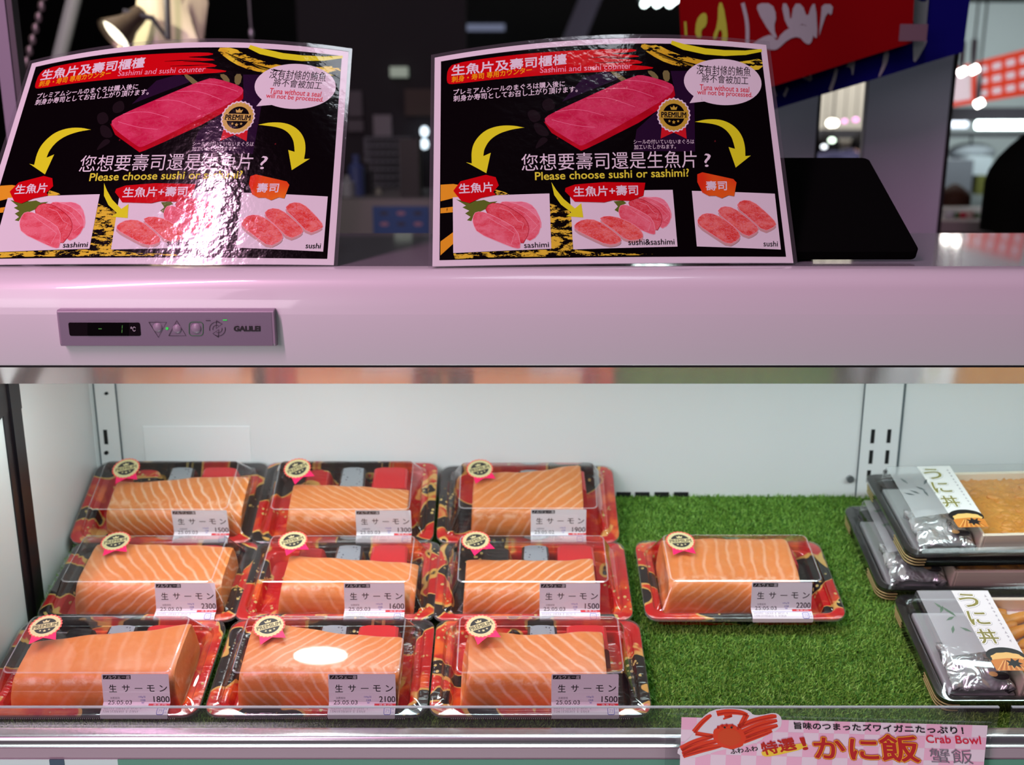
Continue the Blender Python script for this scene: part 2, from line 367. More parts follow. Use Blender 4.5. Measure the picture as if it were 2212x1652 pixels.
# ---- controller panel (canopy part with sub-parts)
fy = .8275
def fpt(px, py, dy=0): q = P(px, py, fy-.008); return q
M_CTRL = pmat('controller_grey', rgb(150, 132, 150), .3); M_CTRL2 = pmat('controller_face', rgb(136, 122, 140), .38, .35)
q0, q1 = P(121, 668, fy-.008), P(596, 750, fy-.008)
cp_ = MB().prism([(fy+.002, q0.z), (fy-.0065, q0.z-.0005), (fy-.008, q0.z-.002), (fy-.008, q1.z+.003), (fy-.007, q1.z+.0008), (fy+.002, q1.z)], q0.x, q1.x, axis=0)
panel = cs(cp_, 'controller_panel', M_CTRL, bevel=.0006)
def sub(mb, name, m, **kw):
    mb.v = [(x, y-1.0, z) for x, y, z in mb.v]; o = mb.build(name, m, panel, **kw); return o
yp = fy-.008
def frect(x0, y0, x1, y1, d0, d1):
    a, b = P(x0, y0, yp), P(x1, y1, yp); return MB().box((a.x, yp-d1, b.z), (b.x, yp+d0, a.z))
sub(frect(126, 675, 590, 746, .001, .0003), 'face_plate', M_CTRL2)
dsp = sub(MB().prism([(x, z) for x, z, _ in [(v[0], v[1], 0) for v in rr(P(148, 696, yp).x, P(305, 725, yp).x, P(305, 725, yp).z, P(148, 696, yp).z, .0016)]], yp-.0007, yp+.001), 'display_window', pmat('display_black', rgb(20, 10, 16), .12, 0, .6))
art = Art(lambda p: np.array([(P(x, y, yp).x, P(x, y, yp).z) for x, y in p]))
DKP = pmat('panel_line', rgb(58, 44, 58), .5); LEDG = pmat('led_green', rgb(40, 170, 60), .4, emit=.5, ecol=(.05, .7, .1, 1)); LEDD = pmat('led_digit', rgb(60, 120, 50), .4, emit=.12, ecol=(.2, .8, .1, 1))
art.rect(190, 697, 278, 724.5, pmat('display_core', rgb(8, 4, 6), .1), 13)
art.line([(214, 709.5), (221, 709.5)], 1.6, LEDD, 14); art.line([(265.5, 702), (265, 709)], 1.3, LEDD, 14).line([(265, 711), (264.5, 718)], 1.3, LEDD, 14)
art.text('℃', (283, 715), (294, 715), 10, pmat('panel_white', rgb(210, 200, 210), .5), 14)
art.line([(322, 695.5), (360, 695.5), (342.5, 728), (322, 695.5)], 1.3, DKP, 6); art.line([(365, 724.5), (402, 724.5), (382, 692), (365, 724.5)], 1.3, DKP, 6)
G2 = pmat('panel_green_line', rgb(54, 110, 66), .5)
rrp = [(x, y) for x, y, _ in rr(409, 439, 695, 724.5, 7)]; art.line(rrp+[rrp[0]], 1.4, G2, 6)
art.ell(361.5, 709, 3.2, 3.2, LEDG, 6, 14); art.rect(482, 689.5, 491, 692, LEDG, 6); art.rect(445, 691, 455, 692.6, DKP, 6)
arcA = [(468+15*math.cos(a), 710-15*math.sin(a)) for a in np.linspace(math.radians(195), math.radians(60), 14)]
arcB = [(472-15*math.cos(a), 710+15*math.sin(a)) for a in np.linspace(math.radians(195), math.radians(60), 14)]
for A_ in (arcA, arcB): art.line(A_, 1.2, DKP, 6)
arcA = [(468+8*math.cos(a), 710-8*math.sin(a)) for a in np.linspace(math.radians(195), math.radians(60), 12)]
arcB = [(472-8*math.cos(a), 710+8*math.sin(a)) for a in np.linspace(math.radians(195), math.radians(60), 12)]
for A_ in (arcA, arcB): art.line(A_, 1.1, DKP, 6)
art.line([(468, 692), (467, 709), (480, 699), (468, 692)], 1.2, DKP, 6); art.line([(472, 728), (473, 711), (460, 720), (472, 728)], 1.2, DKP, 6)
art.text('GALILEI', (506, 714.5), (562, 714.5), 10.5, pmat('panel_black', rgb(26, 16, 24), .5), 6, bold=.8)
art.build('printed_symbols', lambda u, v, o: (u, yp-.0004-o-1.0, v), panel)
def button(px, py, r):
    c = P(px, py, yp); rings = []
    for k in range(6):
        a = k/5*math.pi/2; rings.append([(c.x+r*math.cos(a)*math.cos(b)+1e-6, yp-.0003-r*.45*math.sin(a), c.z+r*math.cos(a)*math.sin(b)) for b in [2*math.pi*j/18 for j in range(18)]])
    sub(MB().loft(rings, 0, False, True), 'button', pmat('button_grey', rgb(150, 134, 152), .35), smooth=60)
button(341, 707, .0040); button(383, 710, .0038); button(424, 709, .0043)

# clear guards
gt, gb = CZ-.4955, CZ-.521
def guard(x0, x1, label):
    g = empty('acrylic_guard', ((x0+x1)/2, .8005, gb), label=label, cat='guard'); m = MB()
    l0, l1 = x0-(x0+x1)/2, x1-(x0+x1)/2
    m.box((l0, -.0012, 0), (l1, .0012, gt-gb)); m.build('clear_sheet', M_GUARD, g)
    MB().box((l0, -.0013, gt-gb-.0008), (l1, .0013, gt-gb+.0003)).build('top_edge', clear('guard_edge', (.8, .84, .84), .2, 2.5, .45, (.62, .66, .68)), g)
guard(XL, P(2158, 1530, .80).x, 'long clear acrylic guard along the front of the salmon packs')
guard(P(2186, 1530, .80).x, XR, 'clear acrylic guard to the right of the crab sign, in front of front uni bowl')

# ------------------------------------------------------------------ salmon packs
TW, TD = .2005, .117
def tray_mesh():
    m = MB(); hw, hd = TW/2, TD/2
    def o(ix, iy, r, z): return rr(-hw+ix, hw-ix, -hd+iy, hd-iy, r, z)
    rings = [o(.012, .012, .010, .0005), o(.010, .010, .011, .0), o(.004, .004, .013, .0125), o(.0005, .0005, .013, .0150), o(0, 0, .013, .0178), o(.0012, .0012, .012, .0185),
             o(.006, .006, .012, .0190), o(.0085, .0082, .011, .0182), o(.011, .0095, .010, .0140), o(.0145, .0115, .010, .0138), o(.017, .0125, .009, .0125), o(.020, .0145, .009, .0030), o(.023, .017, .008, .0018)]
    m.loft(rings, 0, True, True)
    # moulded cups behind the fish
    def cup(x0, x1, y0, y1, z, mi, ridge=0):
        c = lambda ins, z_: [(x0+ins, y0, z_), (x1-ins, y0, z_), (x1-ins*1.3, y1-.004, z_), (x1-.008-ins, y1-ins*.5, z_), (x0+.008+ins, y1-ins*.5, z_), (x0+ins*1.3, y1-.004, z_)]
        m.loft([c(0, .0015), c(.003, z-.002), c(.005, z)], ridge, False, False); m.add(c(.005, z), [tuple(range(6))], mi)
    cup(-.054, -.020, .014, .044, .0250, 0); cup(-.014, .022, .014, .046, .0270, 1, 3); cup(.024, .070, .012, .046, .0270, 2, 2)
    return m
tm0 = tray_mesh(); tray0 = tm0.build('tray', [M_TRAY, M_SILV, M_TRED, M_TBLK], None, smooth=40); TRAY = tray0.data; bpy.data.objects.remove(tray0)
BZ = .0187
def lid_mesh():
    m = MB(); hw, hd = TW/2, TD/2
    top = lambda e, z: rr(-.0755-e, .0755+e, -hd+.0210-e, -hd+.0915+e, .006+e, z)
    rings = [rr(-hw-.0004, hw+.0004, -hd-.0004, hd+.0004, .013, BZ-.0035), rr(-hw-.0004, hw+.0004, -hd-.0004, hd+.0004, .013, BZ+.0007), rr(-hw+.0085, hw-.0085, -hd+.0085, hd-.0085, .011, BZ+.0012),
             rr(-hw+.012, hw-.012, -hd+.0095, hd-.0105, .010, BZ+.0030), top(.0012, BZ+.0295), top(.0004, BZ+.0306), top(-.0010, BZ+.0311)]
    m.loft(rings, 0, False, True); return m
l0m = lid_mesh(); nf = 4*6
for k_ in (0, 5): l0m.fm[k_*nf:(k_+1)*nf] = [1]*nf
l0 = l0m.build('lid', [M_LID, clear('lid_edge_highlight', (.92, .93, .93), .1, 2.2, .22, (.85, .84, .86))], None, smooth=30); l0.data.polygons[len(l0.data.polygons)-1].use_smooth = False; LIDM = l0.data; bpy.data.objects.remove(l0)  # edge material: highlight lines of the lid painted as pale haze
# dotted crimp line along the front rim
cm = MB()
for i in range(90): cm.ball((-.080+i*.0018, -TD/2-.0006, BZ-.0042), .00042, 0, 6, 4)
cr = cm.build('crimp', pmat('crimp_white', (.8, .75, .78, 1), .3), None); CRIMP = cr.data; bpy.data.objects.remove(cr)
# seal sticker
SP_ = pmat('seal_pink', rgb(250, 36, 104), .35); SCR = pmat('seal_cream', rgb(214, 202, 150), .4); SDK = pmat('seal_charcoal', rgb(52, 50, 50), .4); SRD = pmat('seal_coral', rgb(244, 92, 88), .4); SGD = pmat('seal_gold', rgb(196, 172, 40), .4)
def seal_art(a, cx, cy, r, up, ring, face, dark, rib, lay, txt):
    sg = up     # up = +1 when y grows upward
    P2 = lambda x, y: (cx+x*r, cy+sg*y*r)
    a.poly([P2(-.70, -.55), P2(-.78, -1.38), P2(-.36, -1.18), P2(0.0, -1.02), P2(.36, -1.18), P2(.78, -1.38), P2(.70, -.55)], rib, lay)
    a.ell(cx, cy, r*.985, r*.985, ring, lay+1, 96, 0, .035, 24); a.ell(cx, cy, r*.90, r*.90, face, lay+2, 96, 0, .035, 24)
    a.ell(cx, cy, r*.66, r*.66, dark, lay+3, 40)
    a.poly([P2(-.80, -.20), P2(.80, -.20), P2(.80, .22), P2(-.80, .22)], face, lay+4)
    a.text('PREMIUM', P2(-.74, -.14), P2(.74, -.14), r*.30, txt, lay+5, bold=r*.012)
    for k in range(7):   # little slab serifs
        x = -.70+k*.235; a.rect(*P2(x-.07, -.15), *P2(x+.07, -.125), txt, lay+5)
    a.poly([P2(-.16, .30), P2(-.22, .50), P2(-.09, .42), P2(0, .56), P2(.09, .42), P2(.22, .50), P2(.16, .30)], face, lay+4)
    for x, y, q in ((-.26, -.36, .09), (0, -.42, .12), (.26, -.36, .09)):
        a.poly([P2(x+q*(1 if i % 2 == 0 else .45)*math.sin(math.pi*i/5), y+q*(1 if i % 2 == 0 else .45)*math.cos(math.pi*i/5)) for i in range(10)], face, lay+4)
sa = Art(up=1); seal_art(sa, 0, 0, .0152, 1, SRD, SCR, SDK, SP_, 1, pmat('seal_text', rgb(104, 98, 72), .4))
so = sa.build('seal_sticker', lambda u, v, o: (u, v, o*.5)); SEAL = so.data; bpy.data.objects.remove(so)
# price labels
PATH = [(-.0368, BZ+.0300), (-.0468, BZ+.0036), (-.0492, BZ+.0023), (-.0565, BZ+.0017), (-.0588, BZ+.0003), (-.0594, BZ-.0042)]
PL = [0]
for i in range(1, len(PATH)): PL.append(PL[-1]+math.dist(PATH[i], PATH[i-1]))
LW, LH = .0605, PL[-1]-.0012
def on_path(d):
    d = max(0, min(PL[-1]-1e-6, d))
    for i in range(len(PL)-1):
        if d <= PL[i+1]:
            f = (d-PL[i])/(PL[i+1]-PL[i]); (a, b), (c, e) = PATH[i], PATH[i+1]; n = Vector((0, -(b-e), (a-c))).normalized()
            if n.z < 0: n = -n
            return Vector((0, a+(c-a)*f, b+(e-b)*f)), n
def price_label(price, date, tilt=0.0):
    a = Art(up=1); w, h = LW, LH
    a.poly([(x, y) for x, y, _ in rr(0, w, 0, h, .0014)], LABELW, 3)
    a.rect(.0012, h*.885, .0262, h*.975, INK, 4); a.text('ノルウェー産', (.0022, h*.895), (.0256, h*.895), h*.07, LABELW, 5)
    for ch, x, hh in (('生', .0060, 1), ('サ', .0178, .92), ('ー', .0292, .08), ('モ', .0402, .85), ('ン', .0515, .85)):
        hy = h*.165*hh; a.text(ch, (x, h*.60+(h*.165-hy)*.5), (x+.0068, h*.60+(h*.165-hy)*.5), hy, INK, 4, bold=.00009)
    a.text('消費期限', (.0062, h*.445), (.0150, h*.445), h*.05, GREYI, 4)
    a.text(date, (.0042, h*.325), (.0258, h*.325), h*.095, INK, 4)
    a.text('100g当', (.0318, h*.47), (.0382, h*.47), h*.05, BLUEI, 4); a.text('正味量', (.0335, h*.40), (.0380, h*.40), h*.045, BLUEI, 4); a.text('(g)', (.0345, h*.345), (.0368, h*.345), h*.04, BLUEI, 4)
    a.text(price, (.0455, h*.375), (.0598, h*.375), h*.135, INK, 4, bold=.00010)
    a.rect(.0412, h*.285, w, h*.345, REDI, 4); a.text('価 格 (円)', (.0455, h*.293), (.0575, h*.293), h*.045, LABELW, 5)
    a.rect(.001, h*.268, w-.001, h*.275, BLUEI, 4)
    fr_ = random.Random(5)      # the unreadable fine print
    for y_, xe in ((h*.205, .036), (h*.135, .033)):
        x_ = .002
        while x_ < xe:
            for k_ in range(3):
                q_ = fr_.uniform(.0005, .0013); yy = y_+h*.016*k_+fr_.uniform(0, h*.006); a.rect(x_+fr_.uniform(0, .0003), yy, x_+q_, yy+.00022, GREYI, 4)
            q_ = fr_.uniform(.0002, .0009); a.rect(x_+q_, y_, x_+q_+.0002, y_+h*.05, GREYI, 4); x_ += fr_.choice((.0016, .0016, .0017, .0032))
    b = [(x, y) for x, y, _ in rr(.0505, .0565, h*.10, h*.245, .0012)]; a.line(b+[b[0]], .0005, BLUEI, 4); a.text('プラ', (.0517, h*.14), (.0553, h*.14), h*.07, BLUEI, 4)
    a.text('外装', (.0575, h*.19), (.0592, h*.19), h*.04, BLUEI, 4); a.text('ラベル', (.0575, h*.12), (.0595, h*.12), h*.04, BLUEI, 4)
    def place(u, v, o):
        p, n = on_path(LH-v+.0008-tilt*(u-LW/2)); p = p+n*(o*.6+.0003); p.x = u; return p
    return a.build('price_label', place, None, (), [LH-(d-.0008) for d in PL[1:-1]])
# fillet
def fillet(xL, xR, HL, HR, DL, DR, skewL=0., skewR=0., dome=.0, seed=0):
    rg = random.Random(seed); nx = 44; rings = []; y0 = -TD/2+.0165; ph = [rg.uniform(0, 6.28) for _ in range(6)]
    def ring(f, k):
        x = xL+(xR-xL)*f; H = HL+(HR-HL)*f+dome*4*f*(1-f)+.0008*math.sin(9*f+ph[0])+.0005*math.sin(23*f+ph[1]); D = DL+(DR-DL)*f+.0014*math.sin(6*f+ph[2])
        yf = .0010*math.sin(7*f+ph[3]); fl = .0022
        pts = [(y0+.004+yf, .0022), (y0-.0005+yf, .006), (y0+.0005+yf, H*.45), (y0+.0045+yf, H*.80), (y0+.0125+yf, H*.97), (y0+D*.55, H*1.0), (y0+D-.004, H*.985), (y0+D, H*.90), (y0+D+.001, H*.5), (y0+D-.002, .0022)]
        pts = chaikin(pts, 2); cy = y0+D*.5; cz = H*.5
        return [((x + (skewL*(1-f)+skewR*f)*(z/H-.5) + (rg.uniform(-1, 1)*.0002)), cy+(y-cy)*k, max(.0022, cz+(z-cz)*k)) for y, z in pts]
    L = xR-xL
    for i, (f, k) in enumerate([(.0012/L, .90), (.0, .93), (0.0, .955), (.0010/L, .985), (.004/L, 1)]): rings.append(ring(f, k))
    for i in range(1, nx): rings.append(ring(.004/L+(1-.008/L)*i/nx, 1))
    for f, k in [(1-.004/L, 1), (1-.0010/L, .985), (1, .955), (1, .93), (1-.0012/L, .90)]: rings.append(ring(f, k))
    m = MB(); m.loft(rings, 0, True, True); return m
PACKS = [  # row, front y px, Y, X, tilt, price, date, fillet, stripes(slant,chevron,spine,freq,contrast), label x, seal(x,s,rot), descriptive label
 ('b1', .2330, 0, -.3850, 29.5, '1500', '25.05.03', (-.062, .086, .0395, .041, .057, .063, .004, .004), (-.60, 0, -.02, 88, .95), .0145, (-.050, .080, 8), 'salmon pack priced 1500 in the corner against the back wall and left side panel'),
 ('b2', .2330, 0, -.1870, 29.5, '1300', '25.05.03', (-.062, .070, .037, .034, .054, .051, .006, .002), (-1.3, .3, .004, 78, .55), .0165, (-.055, .080, 24), 'salmon pack priced 1300 against the back wall between two other packs'),
 ('b3', .2320, 0, .0175, 26.3, '1900', '25.05.02', (-.062, .062, .042, .044, .066, .080, .003, -.002), (.75, -.25, .0, 70, .55), .0030, (-.054, .081, 12), 'salmon pack priced 1900 and dated 25.05.02, against the back wall beside green turf'),
 ('m1', .1148, 0, -.3755, 17.74, '2300', '25.05.03', (-.066, .083, .044, .042, .074, .070, .006, -.002), (.1, .9, -.012, 75, .7), .0185, (-.040, .082, 8), 'salmon pack priced 2300 in the middle row beside the left side panel'),
 ('m2', .1148, 0, -.1780, 17.74, '1600', '25.05.03', (-.058, .079, .040, .035, .060, .050, .007, .004), (-.9, .5, -.004, 62, .35), .0100, (-.052, .083, 16), 'salmon pack priced 1600 at the centre of the three by three block of packs'),
 ('m3', .1148, 0, .0210, 17.74, '1500', '25.05.03', (-.070, .061, .036, .035, .056, .058, .003, .006), (1.1, .0, .0, 74, .9), .0066, (-.059, .083, 20), 'salmon pack priced 1500 in the middle row beside green turf, with diagonal stripes'),
 ('lo', .1160, 0, .2346, 17.74, '2200', '25.05.03', (-.078, .056, .044, .043, .080, .080, .004, .002), (.45, .4, -.016, 80, .5), .0052, (-.058, .081, -4), 'salmon pack priced 2200 standing alone on the green turf'),
 ('f1', -.003, 0, -.3835, 17.74, '1800', '25.05.03', (-.074, .078, .038, .045, .056, .074, .006, -.004), (.3, .4, .0, 60, .22), .0140, (-.058, .078, 6), 'salmon pack priced 1800 in the front row beside the left side panel, nearly stripeless'),
 ('f2', -.003, 0, -.1770, 17.74, '2100', '25.05.03', (-.0725, .073, .045, .042, .074, .058, .004, .003), (.3, -.85, -.018, 82, .62), .0115, (-.053, .078, 14), 'salmon pack priced 2100 in the middle of the front row behind the clear guard'),
 ('f3', -.003, 0, .0255, 17.74, '1500', '25.05.03', (-.070, .0605, .040, .041, .066, .066, .008, .001), (-.75, .15, .0, 66, .75), .0100, (-.055, .078, 16), 'salmon pack priced 1500 in the front row beside green turf behind the clear guard'),
]
FOOT = []
for row, fyp, Yf, Xc, tilt, price, date, fl, st, lx, seal, lab in PACKS:
    th = math.radians(tilt); s0 = fyp;  ay = Vector((0, math.cos(th), math.sin(th))); az = Vector((0, -math.sin(th), math.cos(th)))
    root = dk(Xc, s0+.011, .0050 if row[0] == 'b' else .0010) + ay*(TD/2-.011)
    r = empty('salmon_pack', root, (th, 0, 0), label=lab, cat='food pack', group='packs of raw salmon in the display case')
    link(bpy.data.objects.new('tray', TRAY), r); o = link(bpy.data.objects.new('lid', LIDM), r); o['label'] = 'clear plastic lid'
    if row[0] == 'f': link(bpy.data.objects.new('crimp_edge', CRIMP), r)
    f = fillet(*fl, seed=hash(row+price) % 1000 if False else ord(row[0])*7+ord(row[1])).build('salmon_fillet', M_SALMON, r, smooth=50)
    for k, v in zip(('slant', 'chevron', 'spine', 'freq', 'contrast'), st): f[k] = float(v)
    pl = price_label(price, date, 0); pl.parent = r; pl.location = (lx, 0, 0)
    so = link(bpy.data.objects.new('seal_sticker', SEAL), r); so.location = (seal[0], -TD/2+seal[1], BZ+.0314); so.rotation_euler = (0, 0, math.radians(seal[2]+8))
    FOOT.append((Xc, root, ay))

# ------------------------------------------------------------------ artificial turf
def xspan(): return WL+.002, .98
mat_ = empty('artificial_turf_mat', dk(.2, .16, 0), label='green artificial turf mat on the sloping case shelf', cat='turf mat')
x0, x1 = xspan()
q = [dk(x, s, h)-mat_.location for h in (-.001, .0) for x, s in ((x0, -.010), (x1, -.010), (x1, .3375), (x0, .3375))]
t = NT('turf_backing'); t.base(rgb(60, 110, 30), roughness=.9)
mesh('backing', q, [(3, 2, 1, 0), (4, 5, 6, 7), (0, 1, 5, 4), (1, 2, 6, 5), (2, 3, 7, 6), (3, 0, 4, 7)], t.m, mat_)
N = 260000
bxs = RNG.uniform(x0, .72, N); bss = RNG.uniform(-.010, .338, N)
keep = np.ones(N, bool)
for Xc, root, ay in FOOT:
    s0 = (root.y-KY)/SC; keep &= ~((abs(bxs-Xc) < TW/2-.006) & (bss > s0-TD/2+.005) & (bss < s0+TD/2-.006))
bxs, bss = bxs[keep], bss[keep]; n = len(bxs)
cell = RNG.uniform(.55, 1.15, (700, 220)); ci, cj = ((bxs-x0)/.0026).astype(int) % 700, ((bss+.02)/.0026).astype(int) % 220
h = RNG.uniform(.0038, .0062, n)*cell[ci, cj]; ang = RNG.uniform(0, 6.283, n); wd = RNG.uniform(.0005, .0009, n); la = RNG.uniform(0, 6.283, n); le = RNG.uniform(.0005, .0050, n)
def dkn(x, s, hh): hh = hh-.0195; return np.stack([x, KY+s*SC-hh*SS, CZ-KD+s*SS+hh*SC], 1) - np.array(mat_.location)
va = dkn(bxs-wd*np.cos(ang), bss-wd*np.sin(ang), 0*h); vb = dkn(bxs+wd*np.cos(ang), bss+wd*np.sin(ang), 0*h); vc = dkn(bxs+le*np.cos(la), bss+le*np.sin(la), h)
V = np.stack([va, vb, vc], 1).reshape(-1, 3); me = bpy.data.meshes.new('grass_pile')
me.vertices.add(3*n); me.vertices.foreach_set('co', V.ravel()); me.loops.add(3*n); me.loops.foreach_set('vertex_index', np.arange(3*n)); me.polygons.add(n)
me.polygons.foreach_set('loop_start', np.arange(n)*3); me.polygons.foreach_set('loop_total', np.full(n, 3)); me.update(calc_edges=True)
t = NT('turf_blades'); nz = t.noise(t.obj(), 420, 2); nb = t.noise(t.obj(), 60, 3)
t.base(t.mix(t.step(nb, .3, .7), t.mix(t.step(nz, .35, .65), rgb(80, 128, 36), rgb(140, 190, 74)), t.mix(t.step(nz, .35, .65), rgb(97, 148, 48), rgb(156, 204, 92))), roughness=.55); me.materials.append(t.m)
tag(link(bpy.data.objects.new('grass_pile', me), mat_), kind='stuff')

# ------------------------------------------------------------------ sea urchin bowls
M_BK = pmat('bowl_black_plastic', rgb(20, 17, 18), .16, 0, .4); M_GOLDL = pmat('gold_line', rgb(190, 176, 116), .3, .3); M_WOOD = pmat('box_cream', rgb(232, 220, 196), .4)
t = NT('sea_urchin'); oc = t.obj(); t.base(t.mix(t.noise(oc, 60, 3), rgb(192, 116, 30), rgb(224, 160, 62)), roughness=.4, subsurface_weight=.1); t.b.inputs['Subsurface Scale'].default_value = .004; t.bump(t.noise(oc, 500, 3), .35, .001); M_UNI = t.m
M_RICE = pmat('rice_white', rgb(226, 214, 206), .5); t = NT('foil_packet'); oc = t.obj(); t.base((.86, .88, .88, 1), roughness=.26, metallic=.72); t.bump(t.noise(oc, 52, 2, .5, .9), 1.0, .009); M_FOIL = t.m
M_HAZE = clear('frosted_print', (.90, .92, .92), .15, 1.2, .30, (.88, .89, .90)); OLIVE = pmat('olive_ink', rgb(132, 128, 62), .45); LEAF = pmat('leaf_print', rgb(92, 118, 96), .5); BANDP = pmat('band_paper', (.76, .755, .73, 1), .45)
UW, UD, UH = .30, .1355, .040
def uni_bowl(xl, s_front, h0, yaw, label, lobes=True, dense=1.0, leafcol=LEAF, seed=1):
    r = empty('sea_urchin_bowl', dk(xl, s_front, h0), (SLOPE, 0, yaw), label=label, cat='bowl', group='boxed sea urchin rice bowls')
    r.rotation_mode = 'XYZ'; r.rotation_euler = (Matrix.Rotation(SLOPE, 4, 'X') @ Matrix.Rotation(yaw, 4, 'Z')).to_euler()
    o = lambda i, z, rad=.012: rr(i, UW-i, i, UD-i, rad, z)
    m = MB(); m.loft([o(.0045, 0), o(.0035, .0), o(.0015, .0155), o(.0005, .0165), o(.0, .0175), o(.0, .0195), o(.004, .0200), o(.009, .0165), o(.013, .004), o(.016, .0035)], 0, True, True)
    base = m.build('base', M_BK, r, smooth=40)
    for zz in (.0045, .0085, .0125):
        i = .0030-.0014*zz/.0125
        for a, b in ((0, 8), (12, 16)):
            pts = rr(i-.0006, UW-i+.0006, i-.0006, UD-i+.0006, .012, zz, 5)
        # corner arcs: front-left corner and along the left flank
        fl_ = rr(i-.0006, UW-i+.0006, i-.0006, UD-i+.0006, .012, zz, 5)[12:18]
        MB().tube([(i-.0006, .040, zz)]+fl_+[(.020, i-.0006, zz)], .00075, 0, 6).build('gold_trim', M_GOLDL, r, smooth=60)
        bl = rr(i-.0006, UW-i+.0006, i-.0006, UD-i+.0006, .012, zz, 5)[6:12]
        MB().tube([(.030, UD-i+.0006, zz)]+bl+[(i-.0006, UD-.030, zz)], .00075, 0, 6).build('gold_trim', M_GOLDL, r, smooth=60)
    # inside: sauce side and uni side
    MB().box((.0165, .0145, .0038), (.078, UD-.0145, .0105)).build('garnish_bed', pmat('bed_grey', rgb(170, 176, 174), .5), r, bevel=.002)
    w = MB()
    for lo, hi in (((.080, .014, .004), (.083, UD-.014, .031)), ((.083, .014, .004), (UW-.014, .018, .031)), ((.083, UD-.018, .004), (UW-.014, UD-.014, .031)), ((UW-.017, .018, .004), (UW-.014, UD-.018, .031))): w.box(lo, hi)
    w.build('inner_box', M_WOOD, r, bevel=.0008)
    MB().box((.083, .018, .0038), (UW-.017, UD-.018, .017)).build('rice', M_RICE, r)
    rg = random.Random(seed); u = MB()
    if dense > .7:
        wv_ = [(rg.uniform(150, 520), rg.uniform(150, 520), rg.uniform(0, 6.3)) for _ in range(9)]; gx, gy = 70, 44
        hf = lambda x, y: .0195+sum(.0011*abs(math.sin(a*x+b*y+c)) for a, b, c in wv_[:5])+sum(.0005*math.sin(2.3*a*x-1.9*b*y+c) for a, b, c in wv_[5:])
        u.add([(.0845+(UW-.0165-.0845-.0025)*i/(gx-1), .0185+(UD-.037)*j/(gy-1), hf(.2*i/gx, .1*j/gy)) for i in range(gx) for j in range(gy)], [(i*gy+j, i*gy+gy+j, i*gy+gy+j+1, i*gy+j+1) for i in range(gx-1) for j in range(gy-1)])
    for k in range(260 if dense > .7 else 110):
        x, y = rg.uniform(.090, UW-.024), rg.uniform(.024, UD-.024); a_ = rg.gauss(.15, .35); L, wv = (rg.uniform(.008, .014), rg.uniform(.0045, .0070)) if dense > .7 else (rg.uniform(.013, .020), rg.uniform(.0055, .0080)); z = .0165+rg.uniform(.001, .0050); b0_ = MB(); b0_.ball((0, 0, 0), (L, wv, .0042), 0, 12, 8)
        ca, sa_ = math.cos(a_), math.sin(a_); tl = rg.uniform(-.25, .25)
        u.add([(min(UW-.019, max(.0845, x+p[0]*ca-p[1]*sa_)), min(UD-.0195, max(.0195, y+p[0]*sa_+p[1]*ca)), z+p[2]+p[0]*tl+.0006*math.sin(p[0]*700+k)) for p in b0_.v], b0_.f)
    u.build('sea_urchin_topping', M_UNI, r, smooth=True)
    # foil sauce packet
    nxx, nyy = 22, 16; vs = []; fs = []; rg = random.Random(seed+5); phs = [rg.uniform(0, 6.28) for _ in range(8)]
    for i in range(nxx):
        for j in range(nyy):
            f, e = i/(nxx-1), j/(nyy-1); puff = (math.sin(math.pi*f)*math.sin(math.pi*e))**.6*.0085
            z = .0205+puff+.0010*math.sin(14*f+phs[0]+5*e)+.0009*math.sin(19*e+phs[1]-6*f)
            vs.append((.016+.058*f+.004*e, .012+.058*e, z))
    for i in range(nxx-1):
        for j in range(nyy-1): a = i*nyy+j; fs.append((a, a+nyy, a+nyy+1, a+1))
    pk = mesh('sauce_packet', vs, fs, M_FOIL, r, smooth=True); pk['label'] = 'crumpled silver foil sauce packet'
    sm = pk.modifiers.new('thick', 'SOLIDIFY'); sm.thickness = .0095
    pa = Art(up=1); pa.text('タレ', (.050, .030), (.066, .030), .012, INK, 1); pa.ell(.060, .019, .008, .005, INK, 1); pa.ell(.054, .021, .004, .003, pmat('packet_tan', rgb(206, 160, 100), .4), 2)
    pa.build('packet_print', lambda a, b, o_: (a, b, .0312+o_), pk)
    # lid
    lm = MB(); lt = lambda e, z: rr(.014-e, UW-.014+e, .012-e, UD-.012+e, .008+e, z)
    lm.loft([o(-.0008, .0168), o(-.0008, .0205), o(.007, .0212), o(.010, .0225), lt(.001, .0380), lt(.0, .0395), lt(-.0015, .0400)], 0, False, True)
    lm.build('lid', M_LID, r, smooth=30)
    # paper band and printed leaves on the lid
    a = Art(up=1); top = UD-.0145
    a.poly([(.052, .040), (.086, .034), (.0865, top), (.050, top)], BANDP, 2)
    leaf_rg = random.Random(seed+9)
    a.poly([(.0155, .034), (.052, .040), (.050, top), (.0155, top)], M_HAZE, 1)
    for k in range(7):
        lx, ly = .026+leaf_rg.uniform(0, .026), .062+leaf_rg.uniform(0, .040); an = leaf_rg.uniform(0, 3.1)
        a.poly([(lx, ly), (lx+.006*math.cos(an)+.0016*math.sin(an), ly+.006*math.sin(an)-.0016*math.cos(an)), (lx+.012*math.cos(an), ly+.012*math.sin(an)), (lx+.006*math.cos(an)-.0016*math.sin(an), ly+.006*math.sin(an)+.0016*math.cos(an))], leafcol, 3)
    OUT = pmat('olive_halo', rgb(238, 238, 232), .45); OUTL = pmat('halo_line', rgb(120, 122, 126), .45)
    for ch, y in (('う', .098), ('に', .074), ('丼', .050)):
        for m_, l_, b_ in ((OUTL, 3, .0019), (OUT, 4, .0015), (OLIVE, 5, .0004)): a.text(ch, (.053, y), (.071, y), .018, m_, l_, bold=b_)
